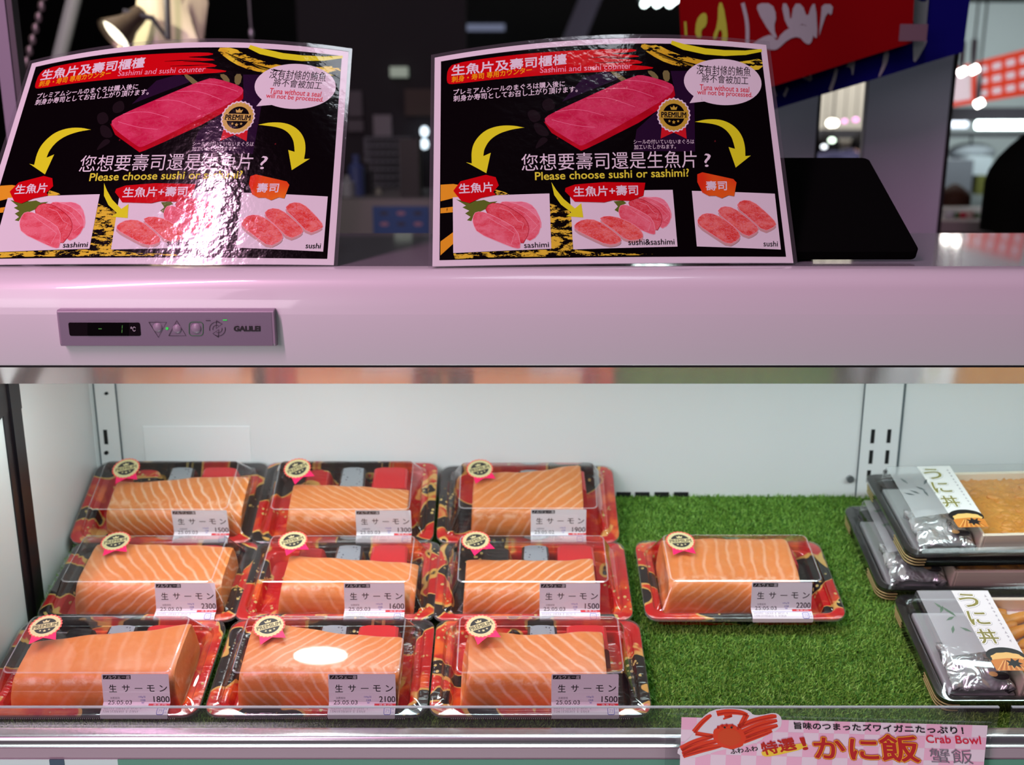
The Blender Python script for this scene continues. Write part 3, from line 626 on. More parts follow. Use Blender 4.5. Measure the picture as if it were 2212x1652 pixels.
    for i, y in enumerate(np.linspace(.112, .052, 12)): [a.rect(.0797+.0006*((i+k_) % 3), y+.0009*k_, .0822-.0005*((i*2+k_) % 3), y+.0009*k_+.0004, GREYI, 3) for k_ in range(3)]; a.rect(.0808, y, .0812, y+.0028, GREYI, 3)
    a.ell(.0685, .0345, .0180, .0105, pmat('photo_bowl_black', rgb(24, 22, 24), .4), 6)
    a.ell(.0690, .0318, .0150, .0068, pmat('photo_egg', rgb(232, 190, 110), .4), 7, 30, 0, .05, 9)
    a.poly([(.0530, .0165), (.0845, .0165), (.0850, .0285), (.0800, .0310), (.0690, .0315), (.0560, .0300), (.0525, .0285)], pmat('photo_orange', rgb(206, 128, 50), .4), 8)
    for k in range(12):
        x_ = .0545+k*.0025; a.line([(x_, .0170), (.064+k*.0009, .0285)], .0006, pmat('photo_brown', rgb(150, 70, 20), .4) if k % 2 else pmat('photo_egg', rgb(232, 190, 110), .4), 9)
    a.poly([(.0655, .0225), (.068, .0250), (.066, .0290), (.070, .0275), (.072, .0315), (.0745, .0280), (.079, .0305), (.077, .0265), (.0805, .0245), (.0765, .0235), (.0775, .0195), (.073, .0220), (.0700, .0190), (.0695, .0225)], INK, 10)
    a.build('paper_band', lambda a_, b_, o_: (a_, b_, .0402+o_), r)
    return r
uni_bowl(.3890, .0118/1.0, .0015, 0, 'sea urchin bowl at the front right, nearest the crab sign', seed=3, dense=.6)
uni_bowl(.3785, .1560, .0015, 0, 'dark sea urchin bowl underneath another one at the back of the turf', seed=4)
uni_bowl(.4020, .1620, .0015+.0412, math.radians(2.0), 'full sea urchin bowl stacked on top of another one by the back wall', seed=5, leafcol=pmat('leaf_print_dark', rgb(84, 92, 92), .5))

# ------------------------------------------------------------------ laminated posters
def matte(): 
    for k, m in MATS.items():
        if k.startswith('print_') and 'Principled BSDF' in m.node_tree.nodes: m.node_tree.nodes['Principled BSDF'].inputs['Specular IOR Level'].default_value = 0.0
def marbled(name, a, b, scale=40, veins=.5):
    t = NT(name); oc = t.obj(); n1 = t.noise(t.scaled(oc, (1, 2.6, 1), rot=(0, 0, .4)), scale*3, 4, .6, .5)
    c = t.mix(t.step(n1, .35, .65), a, b)
    n2 = t.noise(t.scaled(oc, (1, 2.5, 1), rot=(0, 0, .5)), scale*7, 3, .6, 1.2)
    c = t.mix(t.math('MULTIPLY', t.math('SUBTRACT', 1.0, t.step(t.math('ABSOLUTE', t.math('SUBTRACT', n2, .5)), .0, .05)), veins), c, (.85, .42, .46, 1))
    t.base(c, roughness=.5); return t.m
TUNA = marbled('print_tuna_top', rgb(200, 30, 74), rgb(214, 62, 100), 14, .07); TUNAS = marbled('print_tuna_side', rgb(176, 8, 30), rgb(196, 16, 40), 10, 0)
SASH = marbled('print_sashimi', rgb(226, 84, 98), rgb(236, 120, 132), 24, .25); SASH2 = marbled('print_sashimi_deep', rgb(214, 56, 68), rgb(232, 100, 108), 24, .25); SASH3 = marbled('print_sashimi_pale', rgb(232, 110, 130), rgb(240, 146, 160), 24, .2); SUSH = marbled('print_sushi', rgb(224, 66, 56), rgb(238, 126, 112), 30, .45); SLINE = pmat('print_slice_edge', rgb(246, 170, 178), .5); SDARK = pmat('print_slice_shade', rgb(176, 28, 44), .5); RICEP = pmat('print_rice', rgb(206, 168, 160), .5)
BLKP = pmat('print_black', rgb(10, 5, 8), .5); WHITEP = pmat('print_white', (.78, .77, .78, 1), .6); INKP = pmat('print_ink', rgb(22, 16, 20), .6); REDP = pmat('print_red', rgb(206, 8, 20), .5); YEL = pmat('print_yellow', rgb(226, 236, 40), .5); YEL2 = pmat('print_yellow_text', rgb(224, 228, 66), .5); ORG = pmat('print_orange', rgb(232, 168, 40), .5)
PURP = pmat('print_purple', rgb(40, 18, 48), .5); STALK = pmat('print_stalk', rgb(120, 120, 70), .5); GRN = pmat('print_green', rgb(96, 118, 40), .5); DKLEAF = pmat('print_dark_leaf', rgb(30, 22, 26), .5); ROSE = pmat('print_rose_text', rgb(222, 60, 76), .5)
t = NT('print_tag_orange'); sx = t.n('ShaderNodeSeparateXYZ'); t.t.links.new(t.obj(), sx.inputs[0])
t.base(t.mix(t.step(t.noise(t.obj(), 20, 1), .35, .65), rgb(226, 56, 26), rgb(242, 140, 36)), roughness=.5); TAGO = t.m
t = NT('print_gold_brush'); oc = t.obj(); nn = t.noise(t.scaled(oc, (30, 90, 90), rot=(0, 0, .3)), 1.6, 5, .7)
t.base(t.mix(t.step(nn, .47, .50), rgb(14, 8, 10), t.mix(t.step(t.noise(oc, 40, 2), .4, .6), rgb(232, 222, 56), rgb(216, 186, 44))), roughness=.5); GOLDB = t.m
t = NT('print_gold_splash'); oc = t.obj(); nn = t.noise(t.scaled(oc, (60, 170, 170), rot=(0, 0, .45)), 1.3, 5, .75)
t.base(t.mix(t.step(nn, .49, .52), rgb(14, 8, 10), rgb(228, 204, 60)), roughness=.5); GOLDS = t.m
def poster_art(tf):
    a = Art(tf)
    def grid(x0, y0, x1, y1, m, l):  # unit-space rectangle
        a.tf = lambda p: np.atleast_2d(np.asarray(p, float)); a.rect(x0, y0, x1, y1, m, l); a.tf = tf
    grid(.0, .0, 1, 1, WHITEP, 0); grid(.019, .026, .981, .974, BLKP, 1)
    # gold strokes
    a.poly([(1195, 104), (1300, 98), (1400, 150), (1550, 190), (1700, 205), (1850, 195), (1958, 174), (1962, 240), (1850, 250), (1700, 255), (1500, 245), (1370, 215), (1270, 165)], GOLDB, 2, 1)
    a.line([(1395, 92), (1470, 118), (1600, 142), (1720, 150), (1850, 146), (1956, 130)], [22, 34, 36, 34, 26, 16], YEL, 3)
    a.line([(1500, 150), (1650, 180), (1800, 186), (1955, 162)], 6, BLKP, 4)
    for k in range(5): a.line([(1260+k*20, 130+k*12), (1420+k*20, 190+k*9), (1560+k*25, 222+k*4)], 3, BLKP, 4)
    a.poly([(80, 922), (150, 918), (210, 930), (210, 985), (80, 1018)], ORG, 2); a.poly([(80, 1058), (150, 1050), (150, 1082), (80, 1088)], ORG, 2); a.poly([(80, 1250), (152, 1195), (152, 1262), (80, 1330)], ORG, 2)
    a.poly([(690, 1030), (800, 1075), (812, 1100), (824, 1300), (960, 1318), (1290, 1325), (1200, 1332), (700, 1340), (300, 1345), (160, 1352), (150, 1320), (697, 1300)], GOLDS, 2)
    a.poly([(380, 950), (440, 968), (460, 980), (380, 985)], GOLDS, 2)
    # red headline brush
    a.poly([(112, 300), (118, 245), (150, 210), (350, 180), (600, 154), (900, 138), (1150, 130), (1200, 140), (1150, 152), (1010, 160), (1180, 166), (1215, 180), (960, 186), (1180, 192), (1240, 214), (1130, 222), (1290, 236), (1280, 248), (1080, 262), (850, 272), (400, 305), (150, 333), (118, 330)], REDP, 3, 1)
    a.line([(905, 186), (1000, 180), (1120, 178)], [2, 5, 2], BLKP, 4); a.line([(945, 214), (1060, 210), (1180, 206)], [2, 5, 2], BLKP, 4)
    a.text('生魚片及壽司櫃檯', (140, 284), (784, 222), 62, WHITEP, 5, bold=1.6, ital=.12)
    a.text('刺身・寿司 専用カウンター', (140, 324), (588, 271), 36, pmat('print_amber', rgb(246, 176, 24), .5), 5, bold=.7, ital=.15)
    a.text('Sashimi and sushi counter', (635, 272), (1160, 246), 33, pmat('print_pale_rose', rgb(240, 170, 186), .5), 5, ital=.1)
    a.text('プレミアムシールのまぐろは購入後に', (150, 398), (775, 352), 34, WHITEP, 5, bold=.5, ital=.1)
    a.text('刺身か寿司としてお召し上がり頂けます。', (150, 437), (848, 384), 36, WHITEP, 5, bold=.5, ital=.1)
    # tuna photo
    a.poly([(1390, 258), (1530, 256), (1538, 726), (1170, 726), (1190, 600), (1300, 500), (1420, 400)], PURP, 2); a.poly([(760, 440), (880, 300), (1010, 262), (1100, 300)], PURP, 2)
    for q in ([(1030, 265), (1065, 262), (1150, 322), (1120, 335)], [(1245, 260), (1285, 257), (1325, 300), (1300, 312)], [(1340, 256), (1385, 255), (1385, 320), (1350, 318)]): a.poly(q, STALK, 3, 1)
    for q in ([(640, 440), (700, 410), (730, 480), (660, 500)], [(555, 500), (610, 480), (650, 540), (590, 570)], [(600, 720), (640, 640), (690, 660), (640, 700)], [(590, 560), (650, 570), (700, 640), (620, 640)]): a.poly(q, DKLEAF, 3, 2)
    a.poly([(1408, 345), (1418, 400), (1390, 440), (1200, 562), (1000, 665), (900, 714), (868, 726), (835, 706), (700, 622), (655, 555), (845, 680), (890, 680), (1150, 535), (1380, 400)], TUNAS, 4)
    a.poly([(652, 548), (690, 512), (950, 390), (1180, 285), (1240, 285), (1395, 328), (1414, 362), (1380, 408), (1150, 545), (890, 690), (865, 697), (840, 686), (700, 598)], TUNA, 5, 1)
    vein = pmat('print_vein', rgb(236, 120, 150), .5)
    for q in ([(720, 500), (850, 480), (1000, 520)], [(900, 420), (1020, 412), (1180, 470)], [(1020, 365), (1150, 360), (1290, 410)], [(1120, 315), (1250, 320), (1380, 360)], [(700, 545), (830, 580), (950, 590)]): a.line(chaikin(q, 2, False), 3, vein, 6)
    # speech bubble
    a.ell(1711, 319, 241, 134, WHITEP, 4, 48, .03); a.poly([(1540, 385), (1504, 444), (1625, 430)], WHITEP, 4)
    a.text('沒有封條的鮪魚', (1546, 276), (1882, 284), 56, INKP, 6); a.text('將不會被加工', (1578, 322), (1866, 333), 48, INKP, 6)
    a.text('Tuna without a seal', (1565, 366), (1872, 377), 32, ROSE, 6, bold=.4); a.text('will not be processed.', (1550, 401), (1892, 413), 36, ROSE, 6, bold=.4)
    seal_art(a, 1409, 515, 100, -1, WHITEP, SGD, BLKP, pmat('print_ribbon', rgb(206, 30, 40), .5), 6, INKP)
    a.text('シールの付いていないまぐろは', (1172, 686), (1532, 681), 27, WHITEP, 6); a.text('加工いたしかねます。', (1175, 717), (1422, 711), 27, WHITEP, 6)
    # arrows
    a.poly(chaikin([(548, 592), (480, 578), (400, 580), (325, 606), (270, 665), (250, 725), (252, 800)], 2, False)+[(220, 792), (333, 857), (358, 738), (317, 757)]+chaikin([(317, 750), (322, 715), (350, 665), (400, 627), (470, 603), (540, 592)], 2, False), YEL, 6)
    a.poly(chaikin([(1537, 553), (1605, 536), (1700, 537), (1775, 570), (1825, 625), (1845, 690), (1846, 748)], 2, False)+[(1880, 745), (1786, 816), (1742, 697), (1782, 707)]+chaikin([(1775, 680), (1760, 635), (1720, 590), (1660, 564), (1545, 554)], 2, False), YEL, 6)
    a.poly([(698, 910), (726, 955), (768, 1008), (832, 1062), (868, 1032), (880, 1115), (782, 1108), (812, 1086), (752, 1040), (714, 985)], YEL, 9)
    a.text('您想要壽司還是生魚片', (530, 846), (1548, 820), 100, WHITEP, 7); a.text('?', (1594, 815), (1634, 814), 78, WHITEP, 7); a.text('Please choose sushi or sashimi?', (607, 898), (1500, 872), 46, YEL2, 7, bold=1.0)
    # photographs and tags
    for q in ([(147, 996), (687, 975), (697, 1296), (150, 1318)], [(803, 968), (1403, 950), (1432, 1281), (822, 1300)], [(1518, 955), (2030, 965), (2066, 1291), (1548, 1279)]): a.poly(q, WHITEP, 5)
    a.poly([(165, 1008), (215, 1020), (250, 1010), (280, 1018), (320, 1012), (350, 1025), (395, 1020), (340, 1060), (300, 1080), (262, 1100), (250, 1135), (225, 1130), (245, 1110), (215, 1090), (238, 1075), (200, 1055), (220, 1045)], GRN, 6)
    def slices(f, l):
        for k, (q, m) in enumerate((([(420, 1020), (480, 1025), (545, 1022), (600, 1050), (640, 1130), (640, 1190), (600, 1110), (520, 1050)], SASH3), ([(400, 1040), (430, 1018), (520, 1040), (600, 1090), (642, 1150), (620, 1225), (560, 1258), (535, 1180), (470, 1090)], SASH), ([(322, 1080), (350, 1030), (420, 1035), (500, 1080), (560, 1130), (575, 1200), (527, 1285), (470, 1190), (390, 1120)], SASH2), ([(258, 1110), (275, 1080), (330, 1085), (420, 1130), (505, 1182), (527, 1290), (500, 1296), (430, 1268), (285, 1205), (258, 1150)], SASH))):
            q2 = chaikin([f(p) for p in q], 1); a.poly(q2, m, l+k); a.line(q2+[q2[0]], 3.0, SLINE if k != 2 else SDARK, l+k+.3)
            a.line([f(((q[n][0]*3+q[(n+3) % len(q)][0])/4+4, (q[n][1]*3+q[(n+3) % len(q)][1])/4+4)) for n in range(1, len(q)-3)], 2.2, SLINE, l+k+.5)
    slices(lambda p: p, 7)
    a.poly([(1055, 1020), (1110, 1015), (1130, 1030), (1090, 1050), (1085, 1085), (1060, 1070), (1080, 1050)], GRN, 6)
    slices(lambda p: (1085+(p[0]-258)*.812, 990+(p[1]-1018)*.80), 7)
    def sushi(q, l):
        a.poly([(x, y+15) for x, y in q], RICEP, l, 1); a.poly(q, SUSH, l+1, 1); a.line(chaikin(q, 1)+[chaikin(q, 1)[0]], 2.4, SLINE, l+1.4)
    sushi([(965, 1125), (1010, 1103), (1100, 1118), (1200, 1170), (1234, 1222), (1205, 1243), (1130, 1248), (1060, 1190)], 11); sushi([(828, 1155), (880, 1125), (960, 1130), (1060, 1200), (1104, 1242), (1085, 1265), (1020, 1276), (920, 1230), (830, 1185)], 13)
    sushi([(1785, 1045), (1820, 1005), (1890, 1010), (1980, 1080), (2042, 1140), (2020, 1162), (1960, 1188), (1870, 1110)], 9); sushi([(1668, 1080), (1700, 1043), (1770, 1050), (1870, 1120), (1930, 1170), (1908, 1198), (1850, 1222), (1760, 1150)], 11); sushi([(1550, 1120), (1590, 1085), (1660, 1090), (1760, 1150), (1816, 1210), (1800, 1238), (1740, 1270), (1650, 1215), (1555, 1155)], 13)
    a.poly([(150, 960), (190, 905), (330, 868), (385, 882), (402, 930), (372, 968), (385, 985), (300, 1003), (240, 1032), (195, 1020), (168, 985)], REDP, 16); a.text('生魚片', (183, 977), (370, 966), 56, WHITEP, 17, bold=1.2)
    a.poly([(778, 945), (830, 925), (1000, 910), (1240, 912), (1228, 988), (1150, 1018), (1050, 1015), (1000, 1028), (830, 1024), (800, 990), (775, 965)], REDP, 16); a.text('生魚片+壽司', (825, 996), (1197, 984), 58, WHITEP, 17, bold=1.2)
    a.poly([(1550, 860), (1580, 848), (1770, 885), (1790, 905), (1775, 985), (1740, 980), (1700, 998), (1660, 984), (1620, 985), (1580, 965), (1550, 905)], TAGO, 16); a.text('壽司', (1603, 954), (1730, 951), 54, WHITEP, 17, bold=1.2)
    a.text('sashimi', (543, 1292), (683, 1288), 31, INKP, 16); a.text('sushi&sashimi', (1140, 1275), (1412, 1270), 33, INKP, 18); a.text('sushi', (1956, 1275), (2045, 1275), 32, INKP, 16)
    for i in range(16):
        x_, y_ = random.uniform(120, 2000), random.uniform(600, 940); q = random.uniform(5, 9)
        if not (520 < x_ < 1650 and 720 < y_ < 910) and not (200 < x_ < 420 and y_ > 600): a.poly([(x_, y_), (x_+q, y_-q*.6), (x_+q*1.3, y_+q*.7), (x_+q*.3, y_+q)], pmat('print_confetti', rgb(96, 26, 30), .5), 3)
    return a
CR = [(45, 172), (1985, 97), (2145, 1368), (36, 1393)]      # sheet corners in the artwork's working drawing
hom = homog(CR, [(0, 1), (1, 1), (1, 0), (0, 0)])
def tf(p):
    p = np.atleast_2d(np.asarray(p, float)).copy(); uv = hom(p)
    for _ in range(2): uv = hom(p + np.c_[np.zeros(len(p)), 62*4*uv[:, 0]*(1-uv[:, 0])*np.clip(uv[:, 1], 0, 1)])
    return uv
PA = poster_art(tf); matte()
zc = CZ-.1126-.0006
def poster(name, BL, BR, TL, TR, bt, bb, label):
    base = (BL+BR)/2; e = empty(name, base, label=label, cat='poster')
    BL, BR, TL, TR = [q-base for q in (BL, BR, TL, TR)]
    nrm = (BR-BL).cross(TL-BL).normalized()
    if nrm.y > 0: nrm = -nrm
    def place(u, v, o):
        q = BL*(1-u)*(1-v)+BR*u*(1-v)+TL*(1-u)*v+TR*u*v; return q+nrm*(4*u*(1-u)*(bb+(bt-bb)*v)+o)
    cu = [i/64 for i in range(1, 64)]; PA.build('printed_sheet', place, e, cu, [i/6 for i in range(1, 6)], 4.5e-5)
    def film(off, x, flip, m, nm):
        n = 30; vs = []; fs = []
        for j in range(9):
            for i in range(n+1):
                u, v = -x[0]+(1+2*x[0])*i/n, -x[1]+(1+x[1]+x[2])*j/8
                vs.append(place(u, v, off))
        for j in range(8):
            for i in range(n): q = j*(n+1)+i; fs.append((q, q+1, q+n+2, q+n+1))
        return vs, fs
    vs, fs = film(.0012, (.011, .006, .016), 0, M_FILM, 0); mesh('laminate_film', vs, fs, M_FILM, e, smooth=True)
    rim = MB()
    def strip(u0, u1, v0, v1, n):
        g = [[place(u0+(u1-u0)*i/n, v, .0006) for i in range(n+1)] for v in (v0, v1)]
        rim.add(g[0]+g[1], [(i, i+1, n+2+i, n+1+i) for i in range(n)])
    strip(-.011, 1.011, 1.0005, 1.016, 30); strip(-.011, 1.011, -.006, -.0005, 30)
    for u0, u1 in ((-.011, -.0005), (1.0005, 1.011)):
        for k in range(8): strip(u0, u1, k/8, (k+1)/8, 1)
    rim.build('laminate_margin', M_FILMEDGE, e)
    n = 24; vs = [place(i/n, v, -.0004) for v in (0, .5, 1) for i in range(n+1)]
    mesh('backing', vs, [(j*(n+1)+i, j*(n+1)+i+1, (j+1)*(n+1)+i+1, (j+1)*(n+1)+i) for j in range(2) for i in range(n)], WHITE, e)
def onz(px, Y): d = Y/CP; q = P(px, 575, Y); q.z = zc+.0016; return q
def at_px(px, py): 
    v = (py-826)/F; d = -(zc+.0016-CZ)/(SP+v*CP); return Vector(((px-1106)/F*d, d*(CP-v*SP), zc+.0016))
poster('laminated_poster', at_px(-67, 572.5), at_px(721, 572.5), P(69, 137, 1.001), P(753, 112, .989), .019, .002, 'laminated sushi counter poster with a pink light glare, above the controller panel')
poster('laminated_poster', at_px(934, 575.5), at_px(1714, 568), P(939, 124.5, .986), P(1655, 97, .992), .016, .002, 'laminated sushi counter poster in front of the black board, without glare')
# black slanting panel behind the poster
t0, b0 = P(1880, 357, 1.045), at_px(1982, 561)
e = empty('slanting_board', (0, 0, 0), label='black slanting flat board on the canopy top behind a poster', cat='board')
b0.y = b0.y; wv = .185; up = Vector((0, t0.y-b0.y, t0.z-b0.z)); Lh = up.length; ang_ = math.atan2(up.z, up.y)
e.location = (b0.x-wv/2, b0.y, zc+.0006); e.rotation_euler = (ang_, 0, 0)
ol = [(x, y) for x, y, _ in rr(-wv/2, wv/2, 0, Lh, .007)]
MB().prism(ol, .001, .010, axis=2).build('board', pmat('matte_black', rgb(4, 4, 4), .9, spec=.05), e, bevel=.001)
MB().box((-.03, Lh*.55, -.055), (.03, Lh*.60, .001)).build('stand', pmat('matte_black', rgb(9, 8, 9), .7), e)

# ------------------------------------------------------------------ crab bowl sign
CC = [(145, 188), (1992, 240), (1935, 640), (92, 640)]; cw, chh = .242, .066
ctf0 = homog([(145, 188), (1992, 240), (1940, 480), (112, 480)], [(0, chh), (cw, chh), (cw, .030), (0, .030)])
a = Art(ctf0)
CKP = pmat('card_pink', rgb(242, 190, 212), .45); CKL = pmat('card_pale', rgb(238, 224, 232), .45); CRB = pmat('crab_red', rgb(226, 66, 30), .4); CRD = pmat('crab_dark', rgb(190, 34, 22), .4)
Art.rect(a, 0, 0, 1, 1, CKL, 0); a.it[-1] = (np.array([(0, 0), (cw, 0), (cw, chh), (0, chh)]), [(0, 1, 2, 3)], a.mi(CKL), 0)
ck = cw/20
for i in range(20):
    for j in range(6):
        if (i+j) % 2 == 0: a.it.append((np.array([(i*ck, chh-j*ck*.95), (i*ck+ck, chh-j*ck*.95), (i*ck+ck, max(0, chh-(j+1)*ck*.95)), (i*ck, max(0, chh-(j+1)*ck*.95))]), [(0, 1, 2, 3)], a.mi(CKP), 1))
a.poly([(90, 478), (100, 425), (220, 320), (205, 290), (280, 200), (370, 130), (480, 120), (600, 128), (635, 150), (645, 170), (700, 172), (790, 152), (825, 175), (832, 215), (815, 270), (700, 330), (690, 355), (560, 405), (410, 430), (300, 470), (200, 500)], WHITE, 3, 1)
for q, w_ in (([(225, 300), (280, 235), (330, 190), (360, 170)], 22), ([(235, 310), (330, 325), (400, 330)], 20), ([(400, 160), (470, 145), (560, 150), (610, 170)], 26), ([(605, 165), (570, 225), (540, 270)], 24), ([(120, 430), (230, 370), (360, 330)], 26), ([(130, 455), (260, 400), (400, 360)], 28), ([(130, 478), (280, 430), (420, 395)], 28), ([(540, 260), (650, 210), (770, 180), (800, 180)], 24), ([(560, 300), (680, 240), (800, 210)], 26), ([(570, 330), (690, 280), (800, 245)], 26), ([(560, 365), (660, 325), (760, 285)], 24), ([(450, 180), (520, 170), (440, 200)], 12)):
    tp_ = chaikin(q, 2, False); a.line(tp_, [w_*1.6, w_*1.55, w_*1.4, w_*.7], CRB, 5); a.line([(x, y+6) for x, y in tp_], [w_*.35, w_*.3, w_*.1], CRD, 6)
a.ell(470, 330, 112, 92, CRB, 7, 30, .1, .03, 9); a.ell(470, 335, 80, 64, pmat('crab_shell', rgb(216, 78, 34), .4), 8, 24)
for x_, y_ in ((400, 262), (430, 250), (460, 246), (500, 248), (535, 268)): a.ell(x_, y_, 9, 12, CRD, 8, 10)
for x_, y_ in ((445, 262), (492, 262)): a.ell(x_, y_, 8, 8, INK, 9, 10)
a.poly([(672, 430), (930, 370), (975, 375), (968, 405), (740, 470), (680, 472)], pmat('card_yellow', rgb(246, 214, 60), .45), 5, 1)
a.text('旨味のつまったズワイガニたっぷり！', (905, 270), (1862, 296), 48, INK, 5, bold=1.5)
a.text('ふわふわ', (470, 460), (655, 430), 34, INK, 5, bold=1)
a.text('特選', (690, 462), (905, 415), 88, CRD, 6, bold=3); a.text('！', (945, 418), (975, 412), 84, CRD, 6, bold=3)
for t_, p0_, p1_, h_ in (('かに', (1012, 470), (1385, 474), 140), ('飯', (1400, 478), (1608, 482), 172)):
    for m_, l_, b_ in ((CRD, 6, 12), (pmat('card_amber', rgb(246, 186, 40), .45), 7, 9), (pmat('card_crimson', rgb(190, 20, 28), .45), 8, 4)): a.text(t_, p0_, p1_, h_, m_, l_, bold=b_)
a.text('Crab Bowl', (1660, 354), (1942, 358), 50, pmat('card_rose', rgb(216, 34, 66), .45), 6, bold=1); a.text('蟹飯', (1665, 482), (1888, 486), 92, GREYI, 6)
cl_, cr_ = P(1472, 1548, .780), P(2133, 1566, .780)
e = empty('crab_bowl_sign', ((cl_.x+cr_.x)/2, .783, cl_.z-chh), label='pink checked crab bowl price sign with red crab on the front rail', cat='sign')
sc_ = (cr_.x-cl_.x)/cw; lean = .18; skew = (cr_.z-cl_.z)/cw
def cplace(u, v, o): return ((u-cw/2)*sc_, -.0035-o+(v-chh)*0-(chh-v)*lean*.3, v+skew*u)
a.build('printed_card', cplace, e)
hold = MB(); hold.add([cplace(u, v, o) for o in (-.0006, -.0030) for u, v in ((-.012, -.004), (cw+.004, -.004), (cw+.004, chh+.002), (-.012, chh+.002))], [(3, 2, 1, 0), (4, 5, 6, 7), (0, 1, 5, 4), (1, 2, 6, 5), (2, 3, 7, 6), (3, 0, 4, 7)])
hold.build('clear_holder', clear('holder_film', (.97, .98, .98), .05, 1.5, .0), e)

# ------------------------------------------------------------------ the market hall behind
def struct(o): o['kind'] = 'structure'; return o
M_DARK = pmat('hall_dark', rgb(20, 17, 20), .8); M_FLOOR = pmat('hall_floor', rgb(50, 46, 50), .5)
struct(MB().box((-9, -4, -.05), (9, 15, 0)).build('floor', M_FLOOR)); struct(MB().box((-9, -4, 4.6), (9, 15, 4.7)).build('ceiling', M_DARK))
struct(MB().box((-9, 14.9, 0), (9, 15, 4.6)).build('wall_back', M_DARK)); struct(MB().box((-9.1, -4, 0), (-9, 15, 4.6)).build('wall_left', M_DARK)); struct(MB().box((9, -4, 0), (9.1, 15, 4.6)).build('wall_right', M_DARK))
def pbox(x0, y0, x1, y1, Y, th, lo=None, hi=None):
    a, b = P(x0, y0, Y), P(x1, y1, Y); return MB().box((a.x, Y, b.z if lo is None else lo), (b.x, Y+th, a.z if hi is None else hi))
def bg(mb, name, m, label, cat, group=None, **kw): return tag(mb.build(name, m, **kw), label, cat, group)
GREYP = pmat('partition_grey', rgb(184, 188, 200), .7)
area('partition_fill', (.2, .6, 3.4), (.75, 1.7, 1.5), .6, .6, 6.5, (.86, .92, 1.0))
e = empty('partition_panel', P(1720, 600, 1.72), label='narrow grey partition panel just behind the right poster', cat='partition'); e.location.z = 0
q0, q1 = P(1600, 300, 1.7), P(1762, 300, 1.7)
MB().box((q0.x-e.location.x, -.02, 0), (q1.x-e.location.x, .0, 2.5)).build('board', GREYP, e); MB().box((q1.x-e.location.x, -.022, 0), (q1.x-e.location.x+.004, .002, 2.5)).build('edge_trim', M_DARK, e)
e = empty('partition_panel', P(1950, 600, 1.72), label='wide grey partition panel below the blue banner', cat='partition'); e.location.z = 0
q0, q1 = P(1868, 300, 1.7), P(2043, 300, 1.7)
MB().box((q0.x-e.location.x, -.02, 0), (q1.x-e.location.x, .0, 2.5)).build('board', GREYP, e); MB().box((q1.x-e.location.x, -.022, 0), (q1.x-e.location.x+.006, .002, 2.5)).build('edge_trim', M_DARK, e)
# banners
RC = pmat('banner_red', rgb(122, 3, 9), .9, spec=.05); BC = pmat('banner_blue', rgb(12, 10, 92), .9, spec=.05); BW = pmat('banner_white', rgb(150, 156, 156), .8); BY = pmat('banner_lime', rgb(160, 176, 44), .8)
def banner(name, quad, Y, m, strokes, label, wave):
    base = P(*quad[3], Y); e = empty(name, base, label=label, cat='banner', group=None)
    A, B, Cc, D = [P(x, y, Y) for x, y in quad]          # TL TR BR BL
    def pl(u, v, o):
        q = D*(1-u)*(1-v)+Cc*u*(1-v)+A*(1-u)*v+B*u*v
        return q-base+Vector((0, wave*math.sin(u*9+v*2)-o, 0))
    inv = homog(quad, [(0, 1), (1, 1), (1, 0), (0, 0)])
    n = 36; vs = [pl(i/n, j/10, o) for o in (0, -.002) for j in range(11) for i in range(n+1)]; N_ = (n+1)*11; fs = []
    for k in (0, N_):
        for j in range(10):
            for i in range(n): q = k+j*(n+1)+i; fs.append((q, q+1, q+n+2, q+n+1))
    mesh('cloth', vs, fs, m, e, smooth=True)
    a = Art(inv)
    for kind, pts, w_, mm in strokes:
        if kind == 'l': a.line(chaikin(pts, 2, False), w_, mm, 1)
        else: a.poly(pts, mm, 1, 1)
    a.build('brush_lettering', lambda u, v, o: pl(u, v, .0015), e, [i/n for i in range(1, n)])
banner('blue_banner', [(1560, -160), (2110, -160), (2082, 112), (1660, 240)], 1.52, BC,
 [('p', [(1975, 0), (2005, 0), (2030, 15), (2034, 0), (2036, 0), (2026, 85), (2030, 90), (2008, 128), (2002, 124), (2012, 40), (1990, 20)], 0, BW), ('l', [(1957, 95), (1950, 130), (1935, 155)], [2, 4, 10, 10, 7, 5, 3, 2], BW), ('p', [(1895, 105), (1890, 130), (1882, 160), (1880, 140), (1868, 142), (1884, 125)], 0, BW), ('l', [(1850, 145), (1843, 165), (1832, 185)], 7, BW), ('p', [(1750, 150), (1785, 172), (1788, 145), (1795, 176), (1760, 165)], 0, BW), ('l', [(1727, 190), (1713, 207)], 6, BW), ('l', [(1685, 195), (1690, 210)], 6, BW)],
 'blue banner with white brush strokes, hanging behind the red one', .006)
